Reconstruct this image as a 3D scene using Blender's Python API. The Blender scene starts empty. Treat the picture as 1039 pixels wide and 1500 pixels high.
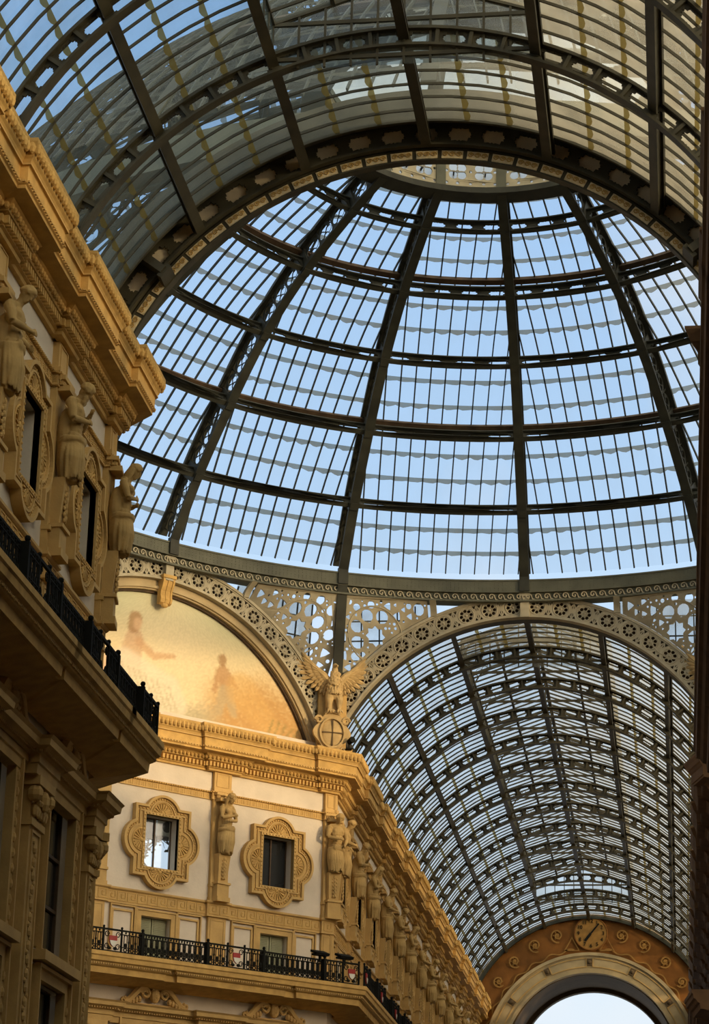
import bpy, bmesh, math, random
from mathutils import Vector, Matrix
from math import sin, cos, pi, sqrt, radians, atan2
C = bpy.context.scene.collection
random.seed(7)

# ------------------------------------------------------------------ camera, sky, sun, exposure
F_PX, PITCH, ROLL, YAW = 3442.57, 0.34544, 0.02298, -0.13837
CAM = Vector((5.2955, -67.8095, 0.0))           # heights are measured from the eye; the pavement lies at -1.6
cd = bpy.data.cameras.new('camera'); co = bpy.data.objects.new('camera', cd); C.objects.link(co)
fw = Vector((sin(YAW)*cos(PITCH), cos(YAW)*cos(PITCH), sin(PITCH)))
rt = Vector((cos(YAW), -sin(YAW), 0)); up = rt.cross(fw)
r2 = rt*cos(ROLL) + up*sin(ROLL); u2 = up*cos(ROLL) - rt*sin(ROLL)
M = Matrix((r2, u2, -fw)).transposed().to_4x4(); M.translation = CAM
co.matrix_world = M
cd.sensor_fit = 'VERTICAL'; cd.sensor_height = 36; cd.lens = F_PX/1500*36
cd.clip_start = 0.5; cd.clip_end = 800
sc = bpy.context.scene; sc.camera = co
sc.view_settings.view_transform = 'Standard'; sc.view_settings.look = 'None'
sc.view_settings.gamma = 1; sc.view_settings.use_curve_mapping = False
sc.view_settings.exposure = 0.0

SUN_DIR = Vector((0.86, -0.49, 0.075)).normalized()     # towards the low sun: right of and behind the camera
W = bpy.data.worlds.new('sky'); sc.world = W; W.use_nodes = True
wn = W.node_tree.nodes; wl = W.node_tree.links
bg = wn['Background']; tc = wn.new('ShaderNodeTexCoord'); sp = wn.new('ShaderNodeSeparateXYZ')
rp = wn.new('ShaderNodeValToRGB'); wl.new(tc.outputs['Generated'], sp.inputs[0]); wl.new(sp.outputs['Z'], rp.inputs[0])
for i, (p, c) in enumerate(((0.0, (.80, .86, .90)), (.18, (.72, .84, .95)), (.34, (.50, .70, .94)), (.57, (.33, .56, .90)), (.80, (2.2, 2.0, 1.6)))):
    e = rp.color_ramp.elements[i] if i < 2 else rp.color_ramp.elements.new(p)
    e.position = p; e.color = c + (1,)
wnz = wn.new('ShaderNodeTexNoise'); wnz.inputs['Scale'].default_value = 5; wnz.inputs['Detail'].default_value = 7
wl.new(tc.outputs['Generated'], wnz.inputs[0])
wr = wn.new('ShaderNodeValToRGB'); wr.color_ramp.elements[0].position = .56; wr.color_ramp.elements[1].position = .8
wl.new(wnz.outputs[0], wr.inputs[0])
wm = wn.new('ShaderNodeMixRGB'); wm.inputs[2].default_value = (.86, .88, .9, 1)
wl.new(wr.outputs[0], wm.inputs[0]); wl.new(rp.outputs[0], wm.inputs[1]); 
dp = wn.new('ShaderNodeVectorMath'); dp.operation = 'DOT_PRODUCT'; dp.inputs[1].default_value = Vector((SUN_DIR.x, SUN_DIR.y, .22)).normalized(); wl.new(tc.outputs['Generated'], dp.inputs[0])
mx0 = wn.new('ShaderNodeMath'); mx0.operation = 'MAXIMUM'; mx0.inputs[1].default_value = 0; wl.new(dp.outputs['Value'], mx0.inputs[0])
pw = wn.new('ShaderNodeMath'); pw.operation = 'POWER'; pw.inputs[1].default_value = 7.0; wl.new(mx0.outputs[0], pw.inputs[0])
gw = wn.new('ShaderNodeMixRGB'); gw.blend_type = 'ADD'; gw.inputs[2].default_value = (8.2, 6.5, 4.5, 1); wl.new(pw.outputs[0], gw.inputs[0]); wl.new(wm.outputs[0], gw.inputs[1]); wl.new(gw.outputs[0], bg.inputs[0])   # bright sky round the sun
bg.inputs[1].default_value = 1.05

sd = bpy.data.lights.new('sun', 'SUN'); so = bpy.data.objects.new('sun', sd); C.objects.link(so)
sd.energy = 2.5; sd.color = (1.0, .72, .40); sd.angle = radians(3)
so.rotation_euler = SUN_DIR.to_track_quat('Z', 'Y').to_euler()

# ------------------------------------------------------------------ materials
MATS = {}
def mat(name, col, rough=.8, var=.25, scale=3.0, metal=0, spec=.3, bump=0.0, col2=None):
    m = bpy.data.materials.new(name); m.use_nodes = True; n = m.node_tree.nodes; l = m.node_tree.links
    b = n['Principled BSDF']; b.inputs['Roughness'].default_value = rough; b.inputs['Metallic'].default_value = metal
    b.inputs['Specular IOR Level'].default_value = spec
    t = n.new('ShaderNodeTexCoord'); nz = n.new('ShaderNodeTexNoise'); nz.inputs['Scale'].default_value = scale
    nz.inputs['Detail'].default_value = 6; l.new(t.outputs['Object'], nz.inputs['Vector'])
    mx = n.new('ShaderNodeMixRGB'); r = n.new('ShaderNodeValToRGB'); r.color_ramp.elements[0].position = .3; r.color_ramp.elements[1].position = .7
    l.new(nz.outputs[0], r.inputs[0]); l.new(r.outputs[0], mx.inputs[0])
    d = col2 or tuple(c*(1-var) for c in col)
    mx.inputs[1].default_value = tuple(d)+(1,); mx.inputs[2].default_value = tuple(col)+(1,)
    l.new(mx.outputs[0], b.inputs['Base Color'])
    if bump:
        bp = n.new('ShaderNodeBump'); bp.inputs['Strength'].default_value = bump; bp.inputs['Distance'].default_value = .02
        n2 = n.new('ShaderNodeTexNoise'); n2.inputs['Scale'].default_value = scale*8; l.new(t.outputs['Object'], n2.inputs['Vector'])
        l.new(n2.outputs[0], bp.inputs['Height']); l.new(bp.outputs[0], b.inputs['Normal'])
    MATS[name] = m; return m
def glassmat(name, tint, dirt, dcol, dcol2, gloss=.06, scale=(.6, .6, .12), rough=.15, sun_glow=False):
    m = bpy.data.materials.new(name); m.use_nodes = True; n = m.node_tree.nodes; l = m.node_tree.links
    n.remove(n['Principled BSDF']); out = n['Material Output']
    t = n.new('ShaderNodeTexCoord'); mp = n.new('ShaderNodeMapping'); mp.inputs['Scale'].default_value = scale
    l.new(t.outputs['Object'], mp.inputs[0])
    nz = n.new('ShaderNodeTexNoise'); nz.inputs['Scale'].default_value = 2.0; nz.inputs['Detail'].default_value = 5; l.new(mp.outputs[0], nz.inputs['Vector'])
    r = n.new('ShaderNodeMapRange'); r.inputs[1].default_value = .3; r.inputs[2].default_value = .75
    r.inputs[3].default_value = dirt[0]; r.inputs[4].default_value = dirt[1]; l.new(nz.outputs[0], r.inputs[0])
    tr = n.new('ShaderNodeBsdfTransparent'); tr.inputs[0].default_value = tint+(1,)
    nz2 = n.new('ShaderNodeTexNoise'); nz2.inputs['Scale'].default_value = .9; l.new(t.outputs['Object'], nz2.inputs['Vector'])
    cr = n.new('ShaderNodeMixRGB'); cr.inputs[1].default_value = dcol+(1,); cr.inputs[2].default_value = dcol2+(1,); l.new(nz2.outputs[0], cr.inputs[0])
    if sun_glow:                                     # sun glow of the right slope painted in as a cream coat
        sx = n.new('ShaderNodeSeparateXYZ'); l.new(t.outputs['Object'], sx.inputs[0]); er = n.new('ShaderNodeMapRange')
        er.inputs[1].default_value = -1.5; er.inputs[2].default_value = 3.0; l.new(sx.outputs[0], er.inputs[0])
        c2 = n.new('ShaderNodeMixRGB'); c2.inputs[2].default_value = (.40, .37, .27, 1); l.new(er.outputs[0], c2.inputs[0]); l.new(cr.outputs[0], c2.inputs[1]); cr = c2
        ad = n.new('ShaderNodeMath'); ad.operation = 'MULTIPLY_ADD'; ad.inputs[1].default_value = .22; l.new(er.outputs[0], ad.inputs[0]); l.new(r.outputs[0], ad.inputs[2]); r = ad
    df = n.new('ShaderNodeBsdfDiffuse'); tl = n.new('ShaderNodeBsdfTranslucent')
    l.new(cr.outputs[0], df.inputs[0]); l.new(cr.outputs[0], tl.inputs[0])
    m1 = n.new('ShaderNodeMixShader'); m1.inputs[0].default_value = .6; l.new(df.outputs[0], m1.inputs[1]); l.new(tl.outputs[0], m1.inputs[2])
    m2 = n.new('ShaderNodeMixShader'); l.new(r.outputs[0], m2.inputs[0]); l.new(tr.outputs[0], m2.inputs[1]); l.new(m1.outputs[0], m2.inputs[2])
    gl = n.new('ShaderNodeBsdfGlossy'); gl.inputs['Roughness'].default_value = rough
    m3 = n.new('ShaderNodeMixShader'); m3.inputs[0].default_value = gloss; l.new(m2.outputs[0], m3.inputs[1]); l.new(gl.outputs[0], m3.inputs[2])
    l.new(m3.outputs[0], out.inputs[0]); MATS[name] = m; return m
PLASTER = mat('plaster', (.66, .57, .43), .9, .14, 1.5, bump=.15)
OCHRE = mat('ochre_stone', (.57, .365, .125), .85, .25, 2.0, bump=.2)
OCHRE2 = mat('ochre_cornice', (.60, .37, .11), .85, .30, 3.0, bump=.2)
STATUE = mat('statue_stone', (.47, .31, .11), .85, .35, 2.5, bump=.25)
EAGLE = mat('eagle_stone', (.52, .36, .15), .8, .3, 4.0)
IRON = mat('olive_iron', (.044, .044, .029), .6, .4, 2.0, spec=.25)
IRONB = mat('vault_iron', (.075, .063, .035), .6, .4, 2.0, spec=.25)
RUST = mat('rusty_iron', (.085, .052, .025), .8, .5, 3.0)
BLACK = mat('black_iron', (.012, .012, .009), .8, .3, 4.0, spec=.1)
FRET = mat('cream_castiron', (.46, .40, .26), .75, .25, 2.0)
GIRDER = mat('girder_paint', (.125, .125, .082), .65, .3, 1.5)
TILE = mat('cartouche_tile', (.80, .64, .42), .8, .3, 2.0)
PLAQUE = mat('scroll_plaque', (.80, .62, .34), .8, .3, 14.0)
FRESCO = mat('fresco_orange', (.24, .095, .017), .9, .4, 1.2)
GOLD = mat('fresco_gold', (.34, .175, .038), .8, .3, 3.0)
CREAMR = mat('arch_cream', (.46, .35, .18), .85, .25, 1.5)
SOFFIT = mat('arch_soffit', (.13, .085, .04), .9, .3, 1.0)
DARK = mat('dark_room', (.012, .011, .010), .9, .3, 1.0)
SHUT = mat('green_shutter', (.34, .34, .20), .7, .2, 3.0)
WOOD = mat('window_wood', (.10, .06, .028), .6, .3, 6.0)
WPANE = mat('window_glass', (.02, .022, .022), .08, .2, 1.0, spec=.6)
WHITE = mat('white_paint', (.62, .60, .50), .6, .1, 3.0)
RED = mat('red_enamel', (.30, .02, .015), .5, .2, 3.0)
FLOOR = mat('marble_floor', (.03, .025, .018), .6, .3, .4)  # darkened to cut the light bounced up onto the walls
BARK = mat('bark', (.035, .026, .016), .9, .3, 6.0)
LEAF = mat('leaf', (.03, .035, .008), .8, .4, 6.0)
GDOME = glassmat('dome_glass', (.93, .96, .99), (.02, .10), (.36, .38, .36), (.40, .36, .27), .03)
GVAULT = glassmat('vault_glass', (.70, .80, .86), (.12, .45), (.11, .16, .18), (.18, .18, .13), .05, (.5, .25, .5), sun_glow=True)
GFAR = glassmat('far_vault_glass', (.86, .91, .94), (.10, .45), (.34, .33, .27), (.44, .35, .20), .05, (.5, .25, .5), sun_glow=True)
LAP = glassmat('lap_putty', (.45, .48, .46), (.45, .7), (.20, .21, .17), (.24, .20, .12), .0)
LAPV = glassmat('lap_putty_amber', (.42, .36, .17), (.5, .8), (.20, .13, .03), (.18, .14, .06), .0)
SHADE = mat('shade_toned_stone', (.16, .085, .035), .9, .3, 2.0)  # shade of the right-hand side put into the stone colour

# ------------------------------------------------------------------ mesh helpers
class MB:
    def __init__(s): s.v = []; s.f = []; s.m = []
    def add(s, vs, fs, mi=0):
        n = len(s.v); s.v.extend(tuple(v) for v in vs); s.f.extend(tuple(i+n for i in f) for f in fs); s.m.extend([mi]*len(fs)); return s
    def box(s, x0, y0, z0, x1, y1, z1, mi=0):
        v = [(x, y, z) for z in (z0, z1) for y in (y0, y1) for x in (x0, x1)]
        return s.add(v, [(0, 2, 3, 1), (4, 5, 7, 6), (0, 1, 5, 4), (2, 6, 7, 3), (0, 4, 6, 2), (1, 3, 7, 5)], mi)
    def beam(s, p, q, w, h, upv=(0, 0, 1), mi=0):
        p = Vector(p); q = Vector(q); d = (q-p).normalized(); u = Vector(upv); sd = d.cross(u)
        if sd.length < 1e-5: sd = d.cross(Vector((1, 0, 0)))
        sd.normalize(); u = sd.cross(d); a = sd*w/2; b = u*h/2
        v = [p-a-b, p+a-b, p+a+b, p-a+b, q-a-b, q+a-b, q+a+b, q-a+b]
        return s.add(v, [(3, 2, 1, 0), (4, 5, 6, 7), (0, 1, 5, 4), (1, 2, 6, 5), (2, 3, 7, 6), (3, 0, 4, 7)], mi)
    def strip(s, secs, closed=False, cap=True, mi=0):        # loft equal-length rings of points
        n = len(secs[0]); v = [p for r in secs for p in r]; f = []; k = len(secs)
        for i in range(k if closed else k-1):
            a = i*n; b = ((i+1) % k)*n
            for j in range(n):
                jj = (j+1) % n; f.append((a+j, a+jj, b+jj, b+j))
        if cap and not closed: f.append(tuple(reversed(range(n)))); f.append(tuple((k-1)*n+j for j in range(n)))
        return s.add(v, f, mi)
    def tube(s, pts, r, n=6, mi=0, closed=False):
        pts = [Vector(p) for p in pts]; secs = []; k = len(pts); ref = Vector((0.13, 0.29, 0.95))
        for i, p in enumerate(pts):
            a = pts[(i-1) % k] if (closed or i > 0) else p; b = pts[(i+1) % k] if (closed or i < k-1) else p
            d = (b-a).normalized(); x = d.cross(ref).normalized(); y = x.cross(d)
            rr = r[i] if isinstance(r, (list, tuple)) else r
            secs.append([p+x*rr*cos(2*pi*j/n)+y*rr*sin(2*pi*j/n) for j in range(n)])
        return s.strip(secs, closed, not closed, mi)
    def sphere(s, c, r, nu=8, nv=5, mi=0, M=None):
        c = Vector(c); r = r if isinstance(r, (tuple, list)) else (r, r, r); v = []; f = []
        for i in range(1, nv):
            for j in range(nu):
                t = pi*i/nv; a = 2*pi*j/nu; p = Vector((r[0]*sin(t)*cos(a), r[1]*sin(t)*sin(a), r[2]*cos(t)))
                v.append(c+(M @ p if M else p))
        tp = Vector((0, 0, r[2])); tp = M @ tp if M else tp
        v += [c+tp, c-tp]; T = len(v)-2
        for j in range(nu):
            jj = (j+1) % nu; f.append((T, j, jj)); f.append((T+1, (nv-2)*nu+jj, (nv-2)*nu+j))
            for i in range(nv-2): f.append((i*nu+j, (i+1)*nu+j, (i+1)*nu+jj, i*nu+jj))
        return s.add(v, f, mi)
    def warp(s, fn): s.v = [tuple(fn(*p)) for p in s.v]; return s
    def merge(s, o, T=None, mi=None):
        vs = [tuple(T @ Vector(p)) for p in o.v] if T is not None else o.v
        n = len(s.v); s.v.extend(vs); s.f.extend(tuple(i+n for i in f) for f in o.f); s.m.extend(o.m if mi is None else [mi]*len(o.m)); return s
    def mesh(s, name, mats, smooth=False):
        me = bpy.data.meshes.new(name); me.from_pydata(s.v, [], s.f)
        for m in (mats if isinstance(mats, (list, tuple)) else [mats]): me.materials.append(m)
        me.polygons.foreach_set('material_index', s.m)
        if smooth: me.polygons.foreach_set('use_smooth', [True]*len(s.f))
        me.update(); return me
    def obj(s, name, mats, parent=None, smooth=False):
        return link(name, s.mesh(name, mats, smooth), parent)
def link(name, data, parent=None, M=None):
    o = bpy.data.objects.new(name, data); C.objects.link(o)
    if parent is not None: o.parent = parent
    if M is not None: o.matrix_local = M
    return o
def tag(o, label, cat, group=None, kind=None):
    o['label'] = label; o['category'] = cat
    if group: o['group'] = group
    if kind: o['kind'] = kind
    return o
def thing(name, label, cat, group=None, kind=None, M=None):
    return tag(link(name, None, None, M), label, cat, group, kind)
def copy_tree(o, parent=None, M=None):
    c = o.copy(); C.objects.link(c); c.parent = parent
    if M is not None: c.matrix_local = M
    for ch in list(o.children): copy_tree(ch, c)
    return c
def fix(b, smooth=False):
    return b
_pc = {}
def plate(loops, depth):                       # flat plate with holes in x,y, thickness along z -> MB
    cu = bpy.data.curves.new('t', 'CURVE'); cu.dimensions = '2D'; cu.fill_mode = 'BOTH'; cu.extrude = depth/2
    for lp in loops:
        s = cu.splines.new('POLY'); s.points.add(len(lp)-1); s.use_cyclic_u = True
        for i, p in enumerate(lp): s.points[i].co = (p[0], p[1], 0, 1)
    o = bpy.data.objects.new('t', cu); C.objects.link(o); dg = bpy.context.evaluated_depsgraph_get()
    me = bpy.data.meshes.new_from_object(o.evaluated_get(dg))
    b = MB(); b.add([v.co[:] for v in me.vertices], [tuple(p.vertices) for p in me.polygons])
    bpy.data.objects.remove(o); bpy.data.curves.remove(cu); bpy.data.meshes.remove(me); return b
def circ(x, y, r, n=12, a0=0.0, ry=None): return [(x+r*cos(a0+2*pi*i/n), y+(ry or r)*sin(a0+2*pi*i/n)) for i in range(n)]
def place(x, y, z, th): return Matrix.Translation((x, y, z)) @ Matrix.Rotation(th, 4, 'Z')

# ------------------------------------------------------------------ plan
HW, AP = 7.32, 18.56                          # half width of the arms, distance of the arm mouths from the middle
NB, FB = 4.80, 4.75                           # bay length near / far
ZA, RA, RV = 18.96, 7.83, 8.03                # arch centre height and radii
YE = 84.4                                     # end wall
ZR, RR = 28.18, 17.89                         # ring of the dome
PROFILE = [(17.89, 28.18), (16.43, 30.39), (14.513, 32.634), (12.438, 34.711), (10.018, 36.38), (7.328, 37.682), (5.431, 38.412)]
DIAG0 = Vector((-AP, HW, 0)); DL = (AP-HW)*sqrt(2)

# ------------------------------------------------------------------ large structure
def wall_mesh(L, z0, z1, holes, th=.45, mats=(PLASTER, OCHRE), parent=None, name='wall', zsplit=None):
    """slab with rectangular openings; local x along the wall, front at y=0, back at y=th"""
    xs = sorted(set([0, L]+[h[0] for h in holes]+[h[1] for h in holes])); zs = sorted(set([z0, z1]+[h[2] for h in holes]+[h[3] for h in holes]))
    b = MB()
    inh = lambda x, z: any(h[0] < x < h[1] and h[2] < z < h[3] for h in holes)
    for i in range(len(xs)-1):
        for k in range(len(zs)-1):
            a, c, d, e = xs[i], xs[i+1], zs[k], zs[k+1]
            if inh((a+c)/2, (d+e)/2): continue
            b.add([(a, 0, d), (c, 0, d), (c, 0, e), (a, 0, e)], [(0, 1, 2, 3)]); b.add([(a, th, d), (c, th, d), (c, th, e), (a, th, e)], [(3, 2, 1, 0)])
    for a, c, d, e in list(holes)+[(0, L, z0, z1)]:
        b.add([(a, 0, d), (c, 0, d), (c, 0, e), (a, 0, e), (a, th, d), (c, th, d), (c, th, e), (a, th, e)],
              [(0, 4, 5, 1), (1, 5, 6, 2), (2, 6, 7, 3), (3, 7, 4, 0)])
    return b.mesh(name, mats)
def struct(name, me, label, cat, M=None, parent=None):
    o = link(name, me, parent, M)
    if parent is None: tag(o, label, cat, kind='structure')
    return o
fl = MB(); fl.box(-70, -90, -1.9, 70, 110, -1.6)
struct('floor', fl.mesh('floor', FLOOR), 'darkened stone pavement of the arcade far below the picture', 'floor')

SURR = (-.70, .70, 16.14, 18.0)                # quatrefoil window opening round its axis
DOOR = (-.62, .62, 12.75, 14.42)               # balcony window
LOW = (-1.05, 1.05, 7.55, 10.75); LOW2 = (-1.0, 1.0, 3.4, 6.95)
def holes_for(centres, low=True):
    h = []
    for c in centres:
        for q in (SURR, DOOR)+((LOW, LOW2) if low else ()): h.append((c+q[0], c+q[1], q[2], q[3]))
    return h
NL = 75-AP
M_NEAR = place(-HW, -75, 0, pi/2)              # local x runs towards the octagon
M_DIAG = place(DIAG0.x, DIAG0.y, 0, pi/4)
M_FAR = place(-HW, AP, 0, pi/2)
M_NDIAG = place(-HW, -AP, 0, 3*pi/4)
FL_ = YE-AP
near_c = [NL-NB*(k+.5)+.30 for k in range(0, 5)]
diag_c = [DL-2.55, DL-7.65, DL-12.75]
far_c = [FB*(k+.5) for k in range(0, 13)]
TOPW = 21.9
struct('wall_left', wall_mesh(NL, -1.6, TOPW, holes_for(near_c)), 'near left palace wall of cream plaster rising beside the balcony', 'wall', M_NEAR)
struct('wall_left_corner', wall_mesh(DL, -1.6, TOPW, []), 'cream diagonal wall turning away behind the near left corner', 'wall', M_NDIAG)
struct('wall_diagonal', wall_mesh(DL, -1.6, TOPW, holes_for(diag_c)), 'cream plaster wall under the painted lunette', 'wall', M_DIAG)
struct('wall_far_left', wall_mesh(FL_, -1.6, TOPW, holes_for(far_c)), 'long cream wall receding below the far glass vault', 'wall', M_FAR)
M_RIGHT = place(HW, -AP, 0, -pi/2); M_FRIGHT = place(HW, YE, 0, -pi/2)
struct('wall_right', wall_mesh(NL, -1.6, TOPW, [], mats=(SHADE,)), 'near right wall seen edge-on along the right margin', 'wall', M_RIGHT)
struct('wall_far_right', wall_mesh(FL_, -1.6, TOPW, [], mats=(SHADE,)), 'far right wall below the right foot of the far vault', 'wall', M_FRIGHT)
struct('wall_right_corner', wall_mesh(DL, -1.6, TOPW, []), 'diagonal wall hidden behind the right margin', 'wall', place(AP, -HW, 0, -3*pi/4))
struct('wall_far_right_corner', wall_mesh(DL, -1.6, TOPW, []), 'diagonal wall right of the far arch', 'wall', place(HW, AP, 0, -pi/4))
struct('wall_sky_blocker', wall_mesh(20, -1.6, 27, [], mats=(SHADE,)), 'added dark wall blocking sky light behind the camera', 'wall', place(10, -76, 0, pi))  # added out of view to keep horizon sky off the lower walls
for nm, Mx in (('wall_side_arm_left', place(-AP-60, HW, 0, 0)), ('wall_side_arm_right', place(AP, HW, 0, 0)), ('wall_side_arm_left_near', place(-AP, -HW, 0, pi)), ('wall_side_arm_right_near', place(AP+60, -HW, 0, pi))):
    struct(nm, wall_mesh(60, -1.6, TOPW, []), 'wall of a side arm out of sight beyond the octagon', 'wall', Mx)
# lunette walls above the diagonal cornices (solid, behind the arch bands)
def lunette_wall():
    b = MB(); N = 40; R = 8.7
    pts = [(R*cos(pi*i/N), R*sin(pi*i/N)) for i in range(N+1)]
    pts = [(x, z) for x, z in pts if ZA+z > 21.5]
    lo = sqrt(R*R-(21.5-ZA)**2)
    f = [(lo, 21.5-ZA)]+pts+[(-lo, 21.5-ZA)]; n = len(f)
    b.add([(x, 18.75, ZA+z) for x, z in f]+[(x, 19.2, ZA+z) for x, z in f], [tuple(range(n)), tuple(reversed(range(n, 2*n)))]+[(i, i+n, (i+1) % n+n, (i+1) % n) for i in range(n)])
    return b.mesh('wall_lunette', [PLASTER])
lw = lunette_wall()
for i, (nm, ph) in enumerate((('wall_lunette_left', 45), ('wall_lunette_right', -45), ('wall_lunette_near_left', 135), ('wall_lunette_near_right', -135))):
    struct(nm, lw, ('plastered wall behind the painted lunette', 'plastered lunette wall beyond the right margin', 'plastered lunette wall out of sight at near left', 'plastered lunette wall out of sight at near right')[i], 'wall', Matrix.Rotation(radians(ph), 4, 'Z'))

# end wall: orange painted band, cream arch ring, deep barrel
def arc_band(b, r0, r1, y0, y1, zc, a0, a1, n, mi=0, z0=None):
    secs = []
    for i in range(n+1):
        a = radians(a0+(a1-a0)*i/n); c, s = cos(a), sin(a)
        secs.append([(r0*c, y0, zc+r0*s), (r1*c, y0, zc+r1*s), (r1*c, y1, zc+r1*s), (r0*c, y1, zc+r0*s)])
    return b.strip(secs, mi=mi)
ZE, RE = 18.0, 5.52
b = MB(); N = 48
outer = [(8.35*cos(pi*i/N), ZA+8.35*sin(pi*i/N)) for i in range(N+1)]
inner = [(6.55*cos(pi*i/N), ZE+6.55*sin(pi*i/N)) for i in range(N+1)]
loop = [(8.35, -1.6)]+outer+[(-8.35, -1.6), (-6.55, -1.6)]+inner[::-1]+[(6.55, -1.6)]
pl = plate([loop], .5); pl.warp(lambda x, y, z: (x, YE+.3-z, y))
struct('wall_end', pl.mesh('wall_end', FRESCO), 'orange painted end wall around the great exit arch', 'wall')
b = MB(); arc_band(b, RE, 6.75, YE-.12, YE+.6, ZE, 0, 180, 48)
for s_ in (-1, 1): b.box(min(s_*RE, s_*6.75), YE-.12, -1.6, max(s_*RE, s_*6.75), YE+.6, ZE)
ring = thing('arch_surround', 'cream moulded ring framing the bright exit arch', 'arch')
b.obj('ring', CREAMR, ring)
b = MB(); arc_band(b, 6.6, 6.8, YE-.24, YE, ZE, 0, 180, 48); arc_band(b, 5.5, 5.66, YE-.22, YE, ZE, 0, 180, 48); b.obj('moulding', CREAMR, ring)
for a0, a1 in ((38, 62), (66, 88), (92, 114), (118, 142), (10, 34), (146, 170)):
    b = MB(); arc_band(b, 5.86, 5.92, YE-.17, YE, ZE, a0, a1, 12); arc_band(b, 6.40, 6.46, YE-.17, YE, ZE, a0, a1, 12)
    for a in (a0, a1): arc_band(b, 5.86, 6.46, YE-.17, YE, ZE, a-.3, a+.3, 1)
    b.obj('panel_frame', OCHRE, ring)
for a in (36, 64, 90, 116, 144):
    b = MB(); arc_band(b, 5.95, 6.40, YE-.2, YE, ZE, a-1.6, a+1.6, 2); b.sphere((6.17*cos(radians(a)), YE-.2, ZE+6.17*sin(radians(a))), .13, 8, 5); b.obj('rosette_block', SOFFIT, ring)
b = MB(); arc_band(b, 5.35, 6.2, YE+.6, YE+6.2, ZE+.15, 0, 180, 48)
for s_ in (-1, 1): b.box(min(s_*5.35, s_*6.2), YE+.6, -1.6, max(s_*5.35, s_*6.2), YE+6.2, ZE+.2)
struct('ceiling_exit', b.mesh('barrel', SOFFIT), 'dark barrel soffit inside the exit arch', 'ceiling')
b = MB(); arc_band(b, 4.95, 8.5, YE+6.2, YE+6.9, ZE+.3, 0, 180, 48)
for s_ in (-1, 1): b.box(min(s_*4.95, s_*8.5), YE+6.2, -1.6, max(s_*4.95, s_*8.5), YE+6.9, ZE+.35)
struct('wall_exit_outer', b.mesh('outer_arch', SOFFIT), 'dark outer arch at the mouth of the exit passage', 'wall')
# painted ornament of the end wall
scroll = thing('painted_frieze', 'gold scrollwork painted on the orange end wall around the clock', 'painting')
def spiral(cx, cz, r, t0, turns, n=22, k=.78):
    return [(cx+r*(1-k*i/n)*cos(t0+turns*2*pi*i/n), cz+r*(1-k*i/n)*sin(t0+turns*2*pi*i/n)) for i in range(n+1)]
def ribbon(b, pts, w, y, mi=0, t=.03):
    P = [Vector((p[0], p[1])) for p in pts]; secs = []
    for i, p in enumerate(P):
        d = (P[min(i+1, len(P)-1)]-P[max(i-1, 0)]).normalized(); nrm = Vector((-d.y, d.x))*w/2
        q0, q1 = p-nrm, p+nrm
        secs.append([(q0.x, y, q0.y), (q0.x, y-t, q0.y), (q1.x, y-t, q1.y), (q1.x, y, q1.y)])
    return b.strip(secs, mi=mi)
b = MB()
for s_ in (-1, 1):
    for a, rr, dr in ((12, .46, 0), (24, .46, 0), (37, .42, -.05), (50, .38, -.1), (63, .34, -.12)):
        th = radians(90-s_*(a+4)); R = 7.52+dr-.004*a; cx, cz = R*cos(th), ZA-.25+R*sin(th)
        ribbon(b, spiral(cx, cz, rr, th+pi, 1.4*s_), .09, YE-.06)
        b.sphere((cx, YE-.02, cz), (.16, .05, .16), 8, 5)
        for q in range(6): b.sphere((cx+.24*cos(q*pi/3), YE-.02, cz+.24*sin(q*pi/3)), (.06, .04, .06), 6, 4)
    pts = []
    for i in range(60):
        a = 8+i*70/59; th = radians(90-s_*a); R = 6.98+.10*sin(i*.72)-.0015*a; pts.append((R*cos(th), ZE+.08+R*sin(th)))
    ribbon(b, pts, .08, YE-.06)
    th = radians(90-s_*9); cx, cz = 7.15*cos(th), ZE+7.15*sin(th)
    ribbon(b, [(cx-.45, cz-.12), (cx, cz+.7), (cx+.45, cz-.12), (cx-.45, cz-.12)], .09, YE-.06)
ob = b.obj('scrollwork', GOLD, scroll)
b = MB(); arc_band(b, 8.0, 8.2, YE-.25, YE+.04, ZA, 26, 154, 40); b.obj('edge_band', IRON, scroll)

# ------------------------------------------------------------------ dome
_S = []
def _cat(p0, p1, p2, p3, t): return .5*((2*p1)+(-p0+p2)*t+(2*p0-5*p1+4*p2-p3)*t*t+(-p0+3*p1-3*p2+p3)*t**3)
def prof(t):
    P = PROFILE; n = len(P)-1; i = min(int(t), n-1); u = t-i
    g = lambda k: P[k] if 0 <= k <= n else ((2*P[0][0]-P[1][0], 2*P[0][1]-P[1][1]) if k < 0 else (2*P[n][0]-P[n-1][0], 2*P[n][1]-P[n-1][1]))
    return tuple(_cat(g(i-1)[j], g(i)[j], g(i+1)[j], g(i+2)[j], u) for j in (0, 1))
def shell(t, d):
    a = prof(max(0, t-.02)); c = prof(min(6, t+.02)); dr, dz = c[0]-a[0], c[1]-a[1]; l = sqrt(dr*dr+dz*dz); p = prof(t)
    return p[0]+dz/l*d, p[1]-dr/l*d
def sp3(t, d, a): r, z = shell(t, d); return (r*cos(a), r*sin(a), z)
LEN = [0]
for i in range(120):
    p, q = prof(i*.05), prof((i+1)*.05); LEN.append(LEN[-1]+sqrt((p[0]-q[0])**2+(p[1]-q[1])**2))
def t_at(s):
    for i in range(120):
        if LEN[i+1] >= s: return (i+(s-LEN[i])/(LEN[i+1]-LEN[i]))*.05
    return 6.0
HB = radians(11.25); GD = 1.0
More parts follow.
